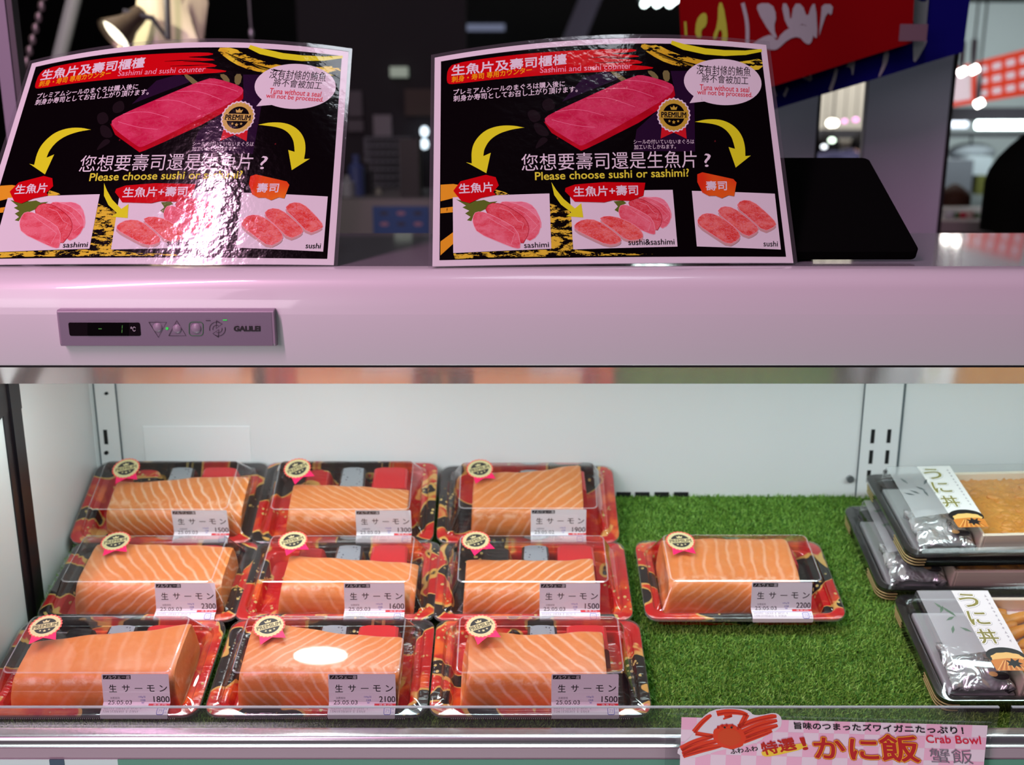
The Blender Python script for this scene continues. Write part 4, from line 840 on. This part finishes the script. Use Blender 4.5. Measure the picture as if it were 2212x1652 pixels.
banner('red_banner', [(1462, -160), (1975, -160), (1972, 92), (1480, 245)], 1.48, RC,
 [('l', [(1656, 0), (1668, 40), (1668, 85)], 9, BW), ('p', [(1692, 0), (1725, 0), (1735, 25), (1728, 50), (1738, 75), (1720, 60), (1690, 15)], 0, BW), ('p', [(1745, 0), (1760, 0), (1765, 40), (1772, 0), (1790, 0), (1800, 30), (1810, 0), (1818, 0), (1820, 70), (1812, 68), (1800, 45), (1785, 40), (1772, 55), (1755, 45)], 0, BW), ('p', [(1830, 0), (1852, 0), (1848, 25), (1840, 15), (1826, 55), (1822, 70), (1828, 20)], 0, BW),
  ('p', [(1670, 90), (1700, 70), (1725, 62), (1735, 78), (1745, 60), (1775, 42), (1800, 44), (1812, 62), (1806, 82), (1796, 82), (1782, 66), (1760, 72), (1738, 92), (1728, 95), (1710, 92), (1692, 100), (1672, 130), (1664, 132)], 0, BW), ('p', [(1520, 75), (1525, 40), (1545, 22), (1560, 25), (1558, 50), (1540, 60), (1542, 78)], 0, BY), ('p', [(1574, 76), (1590, 45), (1592, 0), (1605, 0), (1618, 60), (1616, 86), (1600, 84), (1604, 60), (1594, 55), (1586, 78)], 0, BY), ('l', [(1488, 45), (1490, 75)], 8, BY)],
 'red banner with white and lime brush lettering behind the right poster', .008)
a_, b_ = P(1945, 52, 1.455), P(2002, 82, 1.455)
bg(MB().box((a_.x, 1.455, b_.z-.004), (b_.x, 1.4565, a_.z)), 'tape_strip', pmat('tape_tan', rgb(104, 84, 92), .7), 'beige strip of tape joining the red and blue banners', 'tape')
# a beam that carries the banners
bg(MB().tube([(.2, 1.5, 2.02), (1.1, 1.5, 2.02)], .012).tube([(.25, 1.5, 2.02), (.25, 1.5, 4.6)], .006).tube([(1.05, 1.5, 2.02), (1.05, 1.5, 4.6)], .006), 'hanging_rail', M_DARK, 'dark hanging rail that carries the red and blue banners', 'rail')
# ceiling lamps
LAMP = pmat('fluorescent', (.9, 1, 1, 1), .3, emit=9, ecol=(.85, 1, .97, 1))
def ceiling_lamp(px, py, Y, label, n=3):
    c = P(px, py, Y); e = empty('ceiling_lamp', (c.x, c.y, c.z), label=label, cat='lamp', group='bright tube lamps hanging in the hall')
    k = Y/13.0
    MB().box((-.24*k, -.7, .05), (.24*k, .7, .12)).build('housing', pmat('lamp_housing', rgb(60, 64, 70), .5), e)
    for i in range(n):
        x = (-.16+.16*i)*k; MB().tube([(x, -.65, .02), (x, .65, .02)], .035*k, 0, 8).build('tube', LAMP, e)
    MB().tube([(0, 0, .1), (0, 0, 4.6-c.z)], .01).build('rod', M_DARK, e)
ceiling_lamp(872, -2, 12.5, 'tube lamp high above the gap between the posters'); ceiling_lamp(1436, -2, 11.8, 'tube lamp beside the red banner, high in the hall')
GLOW = pmat('dim_window_glow', rgb(120, 130, 160), .5, emit=.25, ecol=(.45, .5, .75, 1))
for i, (x0_, x1_, y0_, y1_) in enumerate(((812, 845, 52, 68), (872, 892, 52, 68), (900, 925, 55, 66), (958, 985, 50, 68), (990, 1090, 52, 66), (875, 890, 98, 108), (960, 985, 98, 112))):
    bg(pbox(x0_, y0_, x1_, y1_, 14.86, .04), 'clerestory_pane', GLOW, 'dim bluish pane high on the dark far wall', 'window pane', 'dim bluish panes on the far wall')
BEAM = pmat('beam_dark', rgb(30, 25, 30), .7)
bg(MB().box((-8, 9.0, 3.25), (8, 9.2, 3.45)), 'roof_beam', BEAM, 'dark horizontal roof beam across the hall', 'beam')
q0 = P(1290, -40, 6.5); q1 = P(1235, 95, 6.5)
bg(MB().tube([q0+Vector((.3, 0, 1.5)), q0, q1], .09, 0, 4), 'roof_strut', pmat('strut_grey', rgb(110, 112, 130), .6, emit=0), 'greyish diagonal roof strut above the right poster', 'strut')
# central gap: dark shop
WALLG = pmat('shop_wall', rgb(36, 33, 38), .8)
e = empty('shop_counter', P(835, 560, 3.3), label='pale counter seen through the gap between the posters', cat='counter'); e.location.z = 0
c0, c1 = P(640, 430, 3.3), P(1010, 430, 3.3); ex, ey = e.location.x, e.location.y
MB().box((c0.x-ex, 0, 0), (c1.x-ex, .6, c0.z)).build('body', pmat('counter_grey', rgb(120, 116, 118), .6), e)
q0, q1 = P(805, 445, 3.3), P(928, 500, 3.3)
a = Art(up=1); fw, fh = q1.x-q0.x, q0.z-q1.z; a.rect(0, -fh*.3, fw, fh, pmat('fish_poster_blue', rgb(40, 74, 130), .6), 1)
for i in range(3):
    for j in range(2): a.ell(fw*(.2+.3*i), fh*(.3+.42*j), fw*.08, fh*.08, pmat('fish_poster_dark', rgb(50, 50, 70), .6) if (i+j) % 2 else pmat('fish_poster_pink', rgb(150, 110, 130), .6), 2, 16)
gp = MB()
for i_ in range(9): gp.tube([P(790+i_*12, 295, 4.3), P(790+i_*12, 440, 4.3)], .004, 0, 5)
for i_ in range(9): gp.tube([P(788, 298+i_*17, 4.29), P(888, 298+i_*17, 4.29)], .004, 0, 5)
gp.tube([P(790, 298, 4.3), (P(790, 298, 4.3).x, 4.3, 0)], .008).tube([P(886, 298, 4.3), (P(886, 298, 4.3).x, 4.3, 0)], .008)
bg(gp, 'wire_grid_rack', pmat('grid_grey', rgb(110, 112, 120), .5), 'grey wire grid rack against the dark shop wall', 'rack')
tag(a.build('fish_poster', lambda u, v, o: (q0.x+u, 3.296-o, q1.z+v)), 'blue fish poster on the front of the pale counter', 'poster')
bg(pbox(640, 20, 1010, 430, 4.6, .1, lo=0, hi=2.6), 'shop_wall', WALLG, 'dark tiled shop wall behind the pale counter', 'wall')
bg(pbox(806, 248, 846, 294, 4.58, .02), 'wall_notice', pmat('notice_grey', rgb(128, 124, 130), .6), 'small pale notice on the dark shop wall', 'notice')
bg(pbox(842, 144, 880, 166, 4.55, .05), 'light_box', pmat('lightbox', rgb(130, 140, 120), .5, emit=.35, ecol=(.5, .6, .5, 1)), 'small dim light box above the dark shop wall', 'light box')
bg(pbox(862, 300, 906, 432, 3.4, .12), 'black_post', pmat('post_black', rgb(10, 9, 10), .5), 'black upright box on the pale counter beside the right poster', 'box')
ITEM = [rgb(150, 150, 158), rgb(70, 80, 130), rgb(120, 118, 120), rgb(60, 58, 62), rgb(150, 150, 140)]
for i, (x_, y_, w_) in enumerate(((752, 380, 16), (772, 335, 18), (776, 395, 14), (794, 350, 14), (818, 405, 10))):
    c = P(x_, 432, 3.45+.03*i); hgt = (432-y_)/F*3.4; wd_ = w_/F*3.4
    bg(MB().tube([c, c+Vector((0, 0, hgt*.72)), c+Vector((0, 0, hgt*.82)), c+Vector((0, 0, hgt))], [wd_, wd_, wd_*.45, wd_*.45], 0, 12), 'bottle', pmat('item_%d' % i, ITEM[i], .3), ['grey bottle leftmost on the pale counter', 'tall bluish bottle on the pale counter', 'short pale bottle in front of the tall ones', 'dark bottle between bluish bottle and notice', 'small pale bottle nearest the black upright box'][i], 'bottle', 'bottles on the pale counter', smooth=40)
area('shop_lamp', (-.9, 3.0, 3.0), (-.5, 4.2, 1.2), .8, .6, 3.5, (.9, .92, 1))
bg(MB().tube([(-.9, 3.0, 3.03), (-.9, 3.0, 4.6)], .01).box((-1.3, 2.7, 3.01), (-.5, 3.3, 3.05)), 'shop_lamp_housing', M_DARK, 'dark lamp housing above the pale counter', 'lamp')
bg(pbox(750, 196, 783, 252, 4.57, .03), 'wall_notice', pmat('notice_dim', rgb(84, 80, 86), .6), 'upper dim notice beside the left poster on the shop wall', 'notice')
bg(pbox(750, 259, 785, 284, 4.57, .03), 'wall_notice', pmat('notice_dim', rgb(84, 80, 86), .6), 'lower dim notice beside the left poster on the shop wall', 'notice')
bg(pbox(874, 192, 938, 250, 4.57, .03), 'framed_picture', pmat('picture_brown', rgb(58, 42, 34), .6), 'brownish framed picture on the dark shop wall', 'picture')
for py, nm in ((284, 'upper of two added glowing spots for lamp reflections at the right poster edge'), (311, 'lower of two added glowing spots for lamp reflections at the right poster edge')):
    c = P(917, py, 4.5); bg(MB().ball(c, (.017, .012, .022), 0, 12, 8).tube([c, (c.x, 4.62, c.z)], .006), 'reflection_spot', pmat('reflection_spot_glow', (.8, .9, .95, 1), .3, emit=2.2, ecol=(.75, .9, 1, 1)), nm, 'lamp', 'glowing spots for lamp reflections on the shop wall', smooth=60)  # glowing beads added to stand for lamp reflections
# left: post, strut, spotlight, hanging foil, chain
e = empty('window_post', (P(14, 100, 1.22).x, 1.22, zt-.0045), label='grey upright frame post at the left end of the canopy', cat='post')
MB().box((-.012, 0, -.1), (.0035, .02, 1.2)).build('face', pmat('post_mauve', rgb(132, 120, 138), .5), e); MB().box((.0035, .002, -.1), (.0105, .018, 1.2)).build('edge', pmat('post_edge', rgb(66, 54, 66), .5), e)
bg(MB().tube([P(172, -60, 2.4), P(160, 0, 2.4), P(132, 112, 2.4), P(100, 240, 2.4), P(60, 400, 2.4)], .0165, 0, 12), 'slanting_pole', pmat('pole_grey', rgb(140, 146, 150), .45), 'grey slanting pole above the left poster', 'pole', smooth=60)
cb = MB(); 
for i in range(9): c = P(96-i*6.5, -10+i*24, 1.9); cb.ball(c, (.007, .004, .010), 0, 8, 6)
cb.tube([P(98, -20, 1.9), P(42, 190, 1.9)], .002); bg(cb, 'hanging_chain', pmat('chain_steel', rgb(120, 112, 112), .35, .6), 'hanging chain beside the grey post at upper left', 'chain', smooth=60)
c = P(268, 60, 2.1); ax = (P(262, 98, 1.95)-P(290, 30, 2.1)).normalized()
e = empty('spotlight', c, label='black clip spotlight with a glowing face, upper left', cat='lamp'); 
def lathe(p0, ax, prof_, n=20):
    b_ = ax.orthogonal().normalized(); c_ = ax.cross(b_); return [[p0+ax*z+(b_*math.cos(t_)+c_*math.sin(t_))*r_ for t_ in [2*math.pi*j/n for j in range(n)]] for z, r_ in prof_]
ax = Vector((-.50, -.50, -.58)).normalized()
z_ = Vector((0, 0, 0))
MB().loft(lathe(z_, ax, [(-.055, .004), (-.05, .016), (-.01, .022), (.02, .036), (.028, .040), (.028, .036), (.010, .030)]), 0, True, False).build('shade', pmat('spot_shade', rgb(96, 84, 74), .35, .5), e, smooth=40)
MB().loft(lathe(z_, ax, [(.018, .0345), (.020, .020), (.021, .001)]), 0, False, True).build('lens', pmat('spot_glow', (1, .95, .75, 1), .4, emit=3.0, ecol=(1, .93, .72, 1)), e)
MB().tube([(0.0, 0, .03), (.05, .02, .02), (.075, .03, -.02), (.09, .03, .3), (.09, .03, 4.6-c.z)], .006).build('arm', pmat('spot_arm', rgb(60, 60, 70), .4), e)
sl = bpy.data.lights.new('spot_glow_light', 'SPOT'); sl.energy = 4; sl.color = (1, .9, .66); sl.spot_size = 2.2; so_ = bpy.data.objects.new('spot_glow_light', sl); C.objects.link(so_); so_.location = c+Vector((-.10, -.12, .12)); so_.rotation_euler = (Vector(P(365, 50, 2.15))-so_.location).to_track_quat('-Z', 'Y').to_euler()
# hanging crumpled plastic
e0 = P(365, 60, 2.2); rings = []; rg = random.Random(3)
for k in range(16):
    z = .30-.036*k; r_ = .030+.018*min(k, 9)/3.0*.6+.004*math.sin(k*1.3)
    rings.append([(e0.x+r_*(1+.26*math.sin(3*t_+k*.25)+.16*math.sin(7*t_-k*.7)+.07*math.sin(13*t_+k*1.1))*math.cos(t_), e0.y+r_*.6*(1+.2*math.sin(3*t_+k*.2))*math.sin(t_), e0.z+z) for t_ in [2*math.pi*j/40 for j in range(40)]])
bg(MB().loft(rings, 0, True, True).tube([(e0.x, e0.y, e0.z+.28), (e0.x, e0.y, 4.6)], .004), 'hanging_plastic_bag', pmat('milky_plastic', rgb(212, 204, 176), .25), 'crumpled milky plastic bag hanging beside the spotlight', 'bag', smooth=50)
area('bag_lamp', (e0.x-.25, e0.y-.35, e0.z+.55), (e0.x, e0.y, e0.z), .1, .1, 3.0, (1, .92, .7))
bg(MB().tube([P(536, -40, 2.3), P(540, 30, 2.3), P(545, 90, 2.3), P(546, 260, 2.3)], .0022, 0, 6).ball(P(543, 72, 2.3), (.006, .006, .012)), 'hanging_wire', pmat('wire_steel', rgb(150, 150, 156), .3, .5), 'thin hanging wire above the left poster', 'wire')
# right: lit stall
STW = pmat('stall_white', rgb(158, 168, 168), .7); STG = pmat('stall_grey', rgb(128, 136, 142), .7)
bg(MB().box((2.84, 7.0, 0), (4.8, 7.1, 2.25)), 'stall_wall', STW, 'pale back wall of the lit stall at right', 'wall')
bg(MB().box((2.75, 5.2, 2.30), (4.6, 7.0, 2.36)), 'stall_soffit', STG, 'grey soffit above the orange stall sign', 'soffit')
a0, a1, a2, a3 = P(2049, 150, 4.6), P(2260, 96, 4.6), P(2260, 198, 4.6), P(2049, 232, 4.6)
e = empty('stall_sign', a3, label='orange red stall sign with rows of white lettering at right', cat='sign')
def spl(u, v, o): q = a3*(1-u)*(1-v)+a2*u*(1-v)+a0*(1-u)*v+a1*u*v; return q-e.location+Vector((0, -o, 0))
a = Art(up=1); SR = pmat('sign_orange', rgb(236, 70, 44), .5, emit=.55, ecol=(.85, .07, .03, 1)); SW = pmat('sign_white', rgb(240, 226, 232), .5, emit=.55, ecol=(.9, .75, .82, 1))
a.rect(0, 0, 1, 1, SR, 1); a.rect(.05, .12, .23, .80, SW, 2)
for i in range(5):
    for j in range(3): a.rect(.31+i*.14, .14+j*.29, .40+i*.14, .29+j*.29, SW, 2)
a.build('face', lambda u, v, o: spl(u, v, o*5), e)
bk = MB(); bk.add([spl(u, v, -o) for o in (.001, .06) for u, v in ((0, 0), (1, 0), (1, 1), (0, 1))], [(0, 1, 2, 3), (7, 6, 5, 4), (0, 4, 5, 1), (1, 5, 6, 2), (2, 6, 7, 3), (3, 7, 4, 0)]); bk.build('box', SR, e)
BULB = pmat('spot_bulb', (1, 1, .95, 1), .3, emit=16, ecol=(1, .97, .9, 1))
for px, py, nm in ((2078, 156, 'spotlight left of a pair over the orange stall sign'), (2103, 151, 'spotlight right of a pair over the orange stall sign'), (2114, 224, 'spotlight below the others, on the orange stall sign edge')):
    c = P(px, py, 4.35); e = empty('stall_spotlight', c, label=nm, cat='lamp', group='white spotlights over the stall')
    MB().tube([(-.010, 0, -.005), (.014, 0, .008)], .014, 0, 12).build('bulb', BULB, e); MB().tube([(0, .01, .012), (0, .02, .12)], .012, 0, 10).build('housing', pmat('spot_housing', rgb(80, 84, 88), .4), e); MB().tube([(0, .02, .1), (0, .02, 4.6-c.z)], .004, 0, 6).build('rod', M_DARK, e)
c = P(2150, 270, 5.4); bg(MB().tube([(P(2110, 270, 5.4).x, 5.4, c.z), (P(2330, 270, 5.4).x, 5.4, c.z)], .022, 0, 10), 'tube_lamp', LAMP, 'long white tube lamp under the orange stall sign', 'lamp')
c = P(2060, 269, 6.4); bg(MB().tube([(P(2040, 269, 6.4).x, 6.4, c.z), (P(2088, 269, 6.4).x, 6.4, c.z)], .020, 0, 10), 'tube_lamp', pmat('fluorescent_dim', (.8, .85, .95, 1), .3, emit=2, ecol=(.7, .78, .9, 1)), 'short dimmer tube lamp left of the long one', 'lamp')
bg(MB().box((P(2030, 236, 5.6).x, 5.6, P(2030, 262, 5.6).z), (P(2330, 236, 5.6).x, 5.7, P(2030, 232, 5.6).z)), 'sign_fascia', pmat('fascia_dark', rgb(40, 30, 44), .6), 'dark fascia strip between the orange sign and tube lamp', 'fascia')
bg(MB().box((P(2030, 286, 6.2).x, 6.2, P(2030, 296, 6.2).z), (P(2330, 286, 6.2).x, 6.5, P(2030, 286, 6.2).z)), 'stall_shelf', pmat('shelf_dark', rgb(46, 48, 52), .6), 'dark shelf below the tube lamps of the stall', 'shelf')
c = P(2098, 330, 6.3); bg(MB().ball(c, (.14, .1, .06), 0, 20, 10), 'paper_lantern', STG, 'grey oval lantern under the dark stall shelf', 'lantern', smooth=60)
bg(MB().tube([P(2098, 316, 6.3), P(2098, 290, 6.3)], .006), 'lantern_cord', M_DARK, 'cord from which the grey oval lantern hangs', 'cord')
bg(pbox(2040, 345, 2090, 480, 6.0, .3, lo=0), 'locker', pmat('locker_grey', rgb(112, 118, 126), .6), 'grey locker in the lit stall at right', 'locker')
bg(pbox(2092, 338, 2140, 378, 6.1, .1), 'white_box', pmat('box_white', rgb(190, 204, 210), .6), 'white box on the stall wall beside the black-haired person', 'box')
bg(pbox(2112, 378, 2128, 420, 6.1, .1), 'notice_olive', pmat('notice_olive', rgb(96, 100, 40), .6), 'olive notice below the white stall box', 'notice')
e = empty('stall_table', P(2100, 520, 3.6), label='stall table with produce, behind the canopy at right', cat='table'); e.location.z = 0
q0, q1 = P(1990, 478, 3.6), P(2330, 478, 3.6); MB().box((q0.x-e.location.x, 0, q0.z-.04), (q1.x-e.location.x, .7, q0.z)).build('table_top', pmat('table_pale', rgb(170, 160, 160), .5), e)
MB().box((q0.x-e.location.x+.05, .05, 0), (q1.x-e.location.x-.05, .65, q0.z-.04)).build('base', M_DARK, e)
for i, (px, cc, r_) in enumerate(((2050, rgb(206, 214, 216), 12), (2064, rgb(60, 120, 50), 9), (2078, rgb(196, 40, 66), 10), (2092, rgb(214, 190, 176), 12), (2108, rgb(70, 120, 60), 8))):
    c = P(px, 474, 3.75); k = r_/F*3.7
    bg(MB().loft([[(c.x+k*s_*math.cos(t_), c.y+k*s_*math.sin(t_), q0.z+z_) for t_ in [2*math.pi*j/14 for j in range(14)]] for s_, z_ in ((.7, 0), (1, k*.4), (.9, k*1.0), (.4, k*1.3))], 0, True, True), 'food_parcel', pmat('parcel_%d' % i, cc, .4), ['white parcel at the left end of the stall table', 'green bundle between white and red parcels', 'red parcel on the stall table', 'peach parcel right of the red one', 'green bundle right of the peach parcel'][i], 'parcel', 'parcels on the stall table', smooth=50)
# lit area seen between partitions
bg(MB().box((2.25, 8.2, 0), (3.4, 8.3, 2.3)), 'lit_wall', pmat('lit_wall', rgb(176, 170, 158), .7), 'beige lit wall glimpsed between the grey partitions', 'wall')
for px, py, cc, s_ in ((1798, 266, (1, .95, .8, 1), 8), (1824, 262, (1, .36, .85, 1), 1.6), (1848, 259, (1, .34, .85, 1), 1.8), (1797, 303, (.8, 1, .8, 1), 5), (1780, 317, (.9, .95, 1, 1), 3)):
    c = P(px, py, {1798: 6.5, 1824: 6.6, 1848: 6.2, 1797: 5.9, 1780: 6.9}[px]); k = .012 if px != 1798 else .024
    e = empty('string_bulb', c, label={1798: 'large warm bulb between the grey partitions', 1824: 'pink bulb left of the other pink one', 1848: 'pink bulb next to the wide partition', 1797: 'greenish bulb above the dark-haired heads', 1780: 'small white bulb beside the narrow partition'}[px], cat='bulb', group='bulbs between the partitions')
    MB().ball((0, 0, 0), (k*1.5, k, k), 0, 12, 8).build('glass', pmat('bulb_%d' % px, cc, .3, emit=s_, ecol=cc), e, smooth=60); MB().tube([(0, 0, k*.8), (0, 0, 4.6-c.z)], .003, 0, 5).build('cord', M_DARK, e)
area('gap_lamp', (2.6, 7.0, 3.6), (2.8, 8.2, 1.6), .8, .5, 120, (1, .97, .92))
bg(pbox(1740, 279, 1900, 300, 8.0, .15), 'stall_valance', pmat('valance_dark', rgb(40, 38, 44), .7), 'dark valance strip between the grey partitions', 'valance')

# ------------------------------------------------------------------ people
SKIN = pmat('skin', rgb(206, 156, 130), .5); HAIRB = pmat('black_hair', rgb(12, 9, 10), .75, spec=.12); HAIRN = pmat('brown_hair', rgb(70, 46, 34), .7, spec=.2)
def person(loc, height, face, top, hair, label, lean=0., bun=False, long=False, hunch=0.):
    k = height/1.70; e = empty('person', loc, (0, 0, face), label=label, cat='person')
    hy, hz = -hunch*.9, -hunch
    J = [((0, 0, .95), .135), ((0, .01, 1.12), .125), ((0, .0, 1.32), .135), ((0, .0, 1.42), .085), ((0, -.015+hy*.6, 1.50+hz*.7), .052), ((0, -.02+hy, 1.58+hz), .075), ((0, -.015+hy, 1.645+hz), .078)]
    E_ = [(0, 1), (1, 2), (2, 3), (3, 4), (4, 5), (5, 6)]
    for s_ in (-1, 1):
        b = len(J); J += [((s_*.19, .0, 1.37), .060), ((s_*.235, .02, 1.12), .045), ((s_*.20, -.16, .98), .036), ((s_*.16, -.24, 1.00), .030)]; E_ += [(2, b), (b, b+1), (b+1, b+2), (b+2, b+3)]
        b = len(J); J += [((s_*.095, 0, .86), .085), ((s_*.10, -.01, .48), .058), ((s_*.10, .01, .09), .042), ((s_*.105, -.11, .035), .034)]; E_ += [(0, b), (b, b+1), (b+1, b+2), (b+2, b+3)]
    me = bpy.data.meshes.new('body'); me.from_pydata([Vector(p)*k for p, _ in J], E_, []); o = bpy.data.objects.new('body', me); C.objects.link(o)
    sk = o.modifiers.new('skin', 'SKIN'); 
    for i, (_, r_) in enumerate(J): me.skin_vertices[0].data[i].radius = (r_*k, r_*k*(.75 if i < 4 else 1)); me.skin_vertices[0].data[i].use_root = (i == 0)
    sb = o.modifiers.new('sub', 'SUBSURF'); sb.levels = 2; sb.render_levels = 2
    bpy.context.view_layer.update(); ev = o.evaluated_get(bpy.context.evaluated_depsgraph_get()); m2 = bpy.data.meshes.new_from_object(ev); bpy.data.objects.remove(o)
    for m_ in (top, pmat('trousers_dark', rgb(30, 30, 38), .8), SKIN): m2.materials.append(m_)
    for p_ in m2.polygons:
        z = p_.center.z/k; p_.material_index = 2 if math.dist(p_.center/k, (0, -.017+hy, 1.60+hz)) < .15 or (p_.center.y < -.2*k and .9 < z < 1.1) else (1 if z < .93 else 0); p_.use_smooth = True
    # face relief: nose
    for v in m2.vertices:
        x, y, z = v.co/k; y -= hy; z -= hz
        if z > 1.50 and abs(x) < .1:
            d = math.hypot(x/.016, (z-1.585)/.022)
            if y < -.02 and d < 1.6: v.co.y -= .016*k*max(0, 1-d/1.6)
            for s_ in (-1, 1):
                d = math.hypot((x-s_*.03)/.016, (z-1.612)/.012)
                if y < -.02 and d < 1: v.co.y += .008*k*(1-d)
    link(bpy.data.objects.new('body', m2), e)
    for s_ in (-1, 1):
        MB().ball((s_*.030*k, (-.088+hy)*k, (1.612+hz)*k), .011*k, 0, 10, 8).build('eye', pmat('eye_dark', rgb(30, 22, 20), .2), e, smooth=60)
    h = MB(); rings = []
    for i in range(9):
        z = 1.735+hz-.020*i-(.012*i if long else 0); r_ = .098*math.sin(min(1, (i+.35)/4.5)*math.pi/2)
        rings.append([((r_*math.cos(t_))*k, (.012+hy+r_*1.06*math.sin(t_)+(.052 if math.sin(t_) < -.25 and i > 3 else 0))*k, (z)*k) for t_ in [2*math.pi*j/24 for j in range(24)]])
    h.loft(rings, 0, True, True)
    if bun: h.ball((0, .12*k, 1.70*k), .05*k)
    h.build('hair', hair, e, smooth=60); return e
NAVY = pmat('navy_shirt', rgb(32, 28, 64), .8); BLKC = pmat('black_jacket', rgb(10, 9, 10), .8); TAN = pmat('brown_coat', rgb(84, 62, 54), .8)
def stand(px, top_py, Y, **kw):
    q = P(px, top_py, Y); return person((q.x, Y, 0), q.z/(1.735-kw.get('hunch', 0))*1.70, **kw)
stand(1800, 288, 7.2, hunch=.16, face=math.pi, top=NAVY, hair=HAIRB, label='person in navy seen from behind, left of the pair between grey partitions')
stand(1842, 284, 7.7, hunch=.15, face=2.0, top=NAVY, hair=HAIRB, label='person in navy turned sideways, right of the pair between grey partitions')
stand(2066, 398, 4.6, hunch=.12, face=2.8, top=TAN, hair=HAIRN, label='person with brown hair bending low behind the stall table')
stand(2226, 286, 2.3, face=math.pi-.5, top=BLKC, hair=HAIRB, label='person with black hair and black jacket at the right edge', bun=False, long=True)
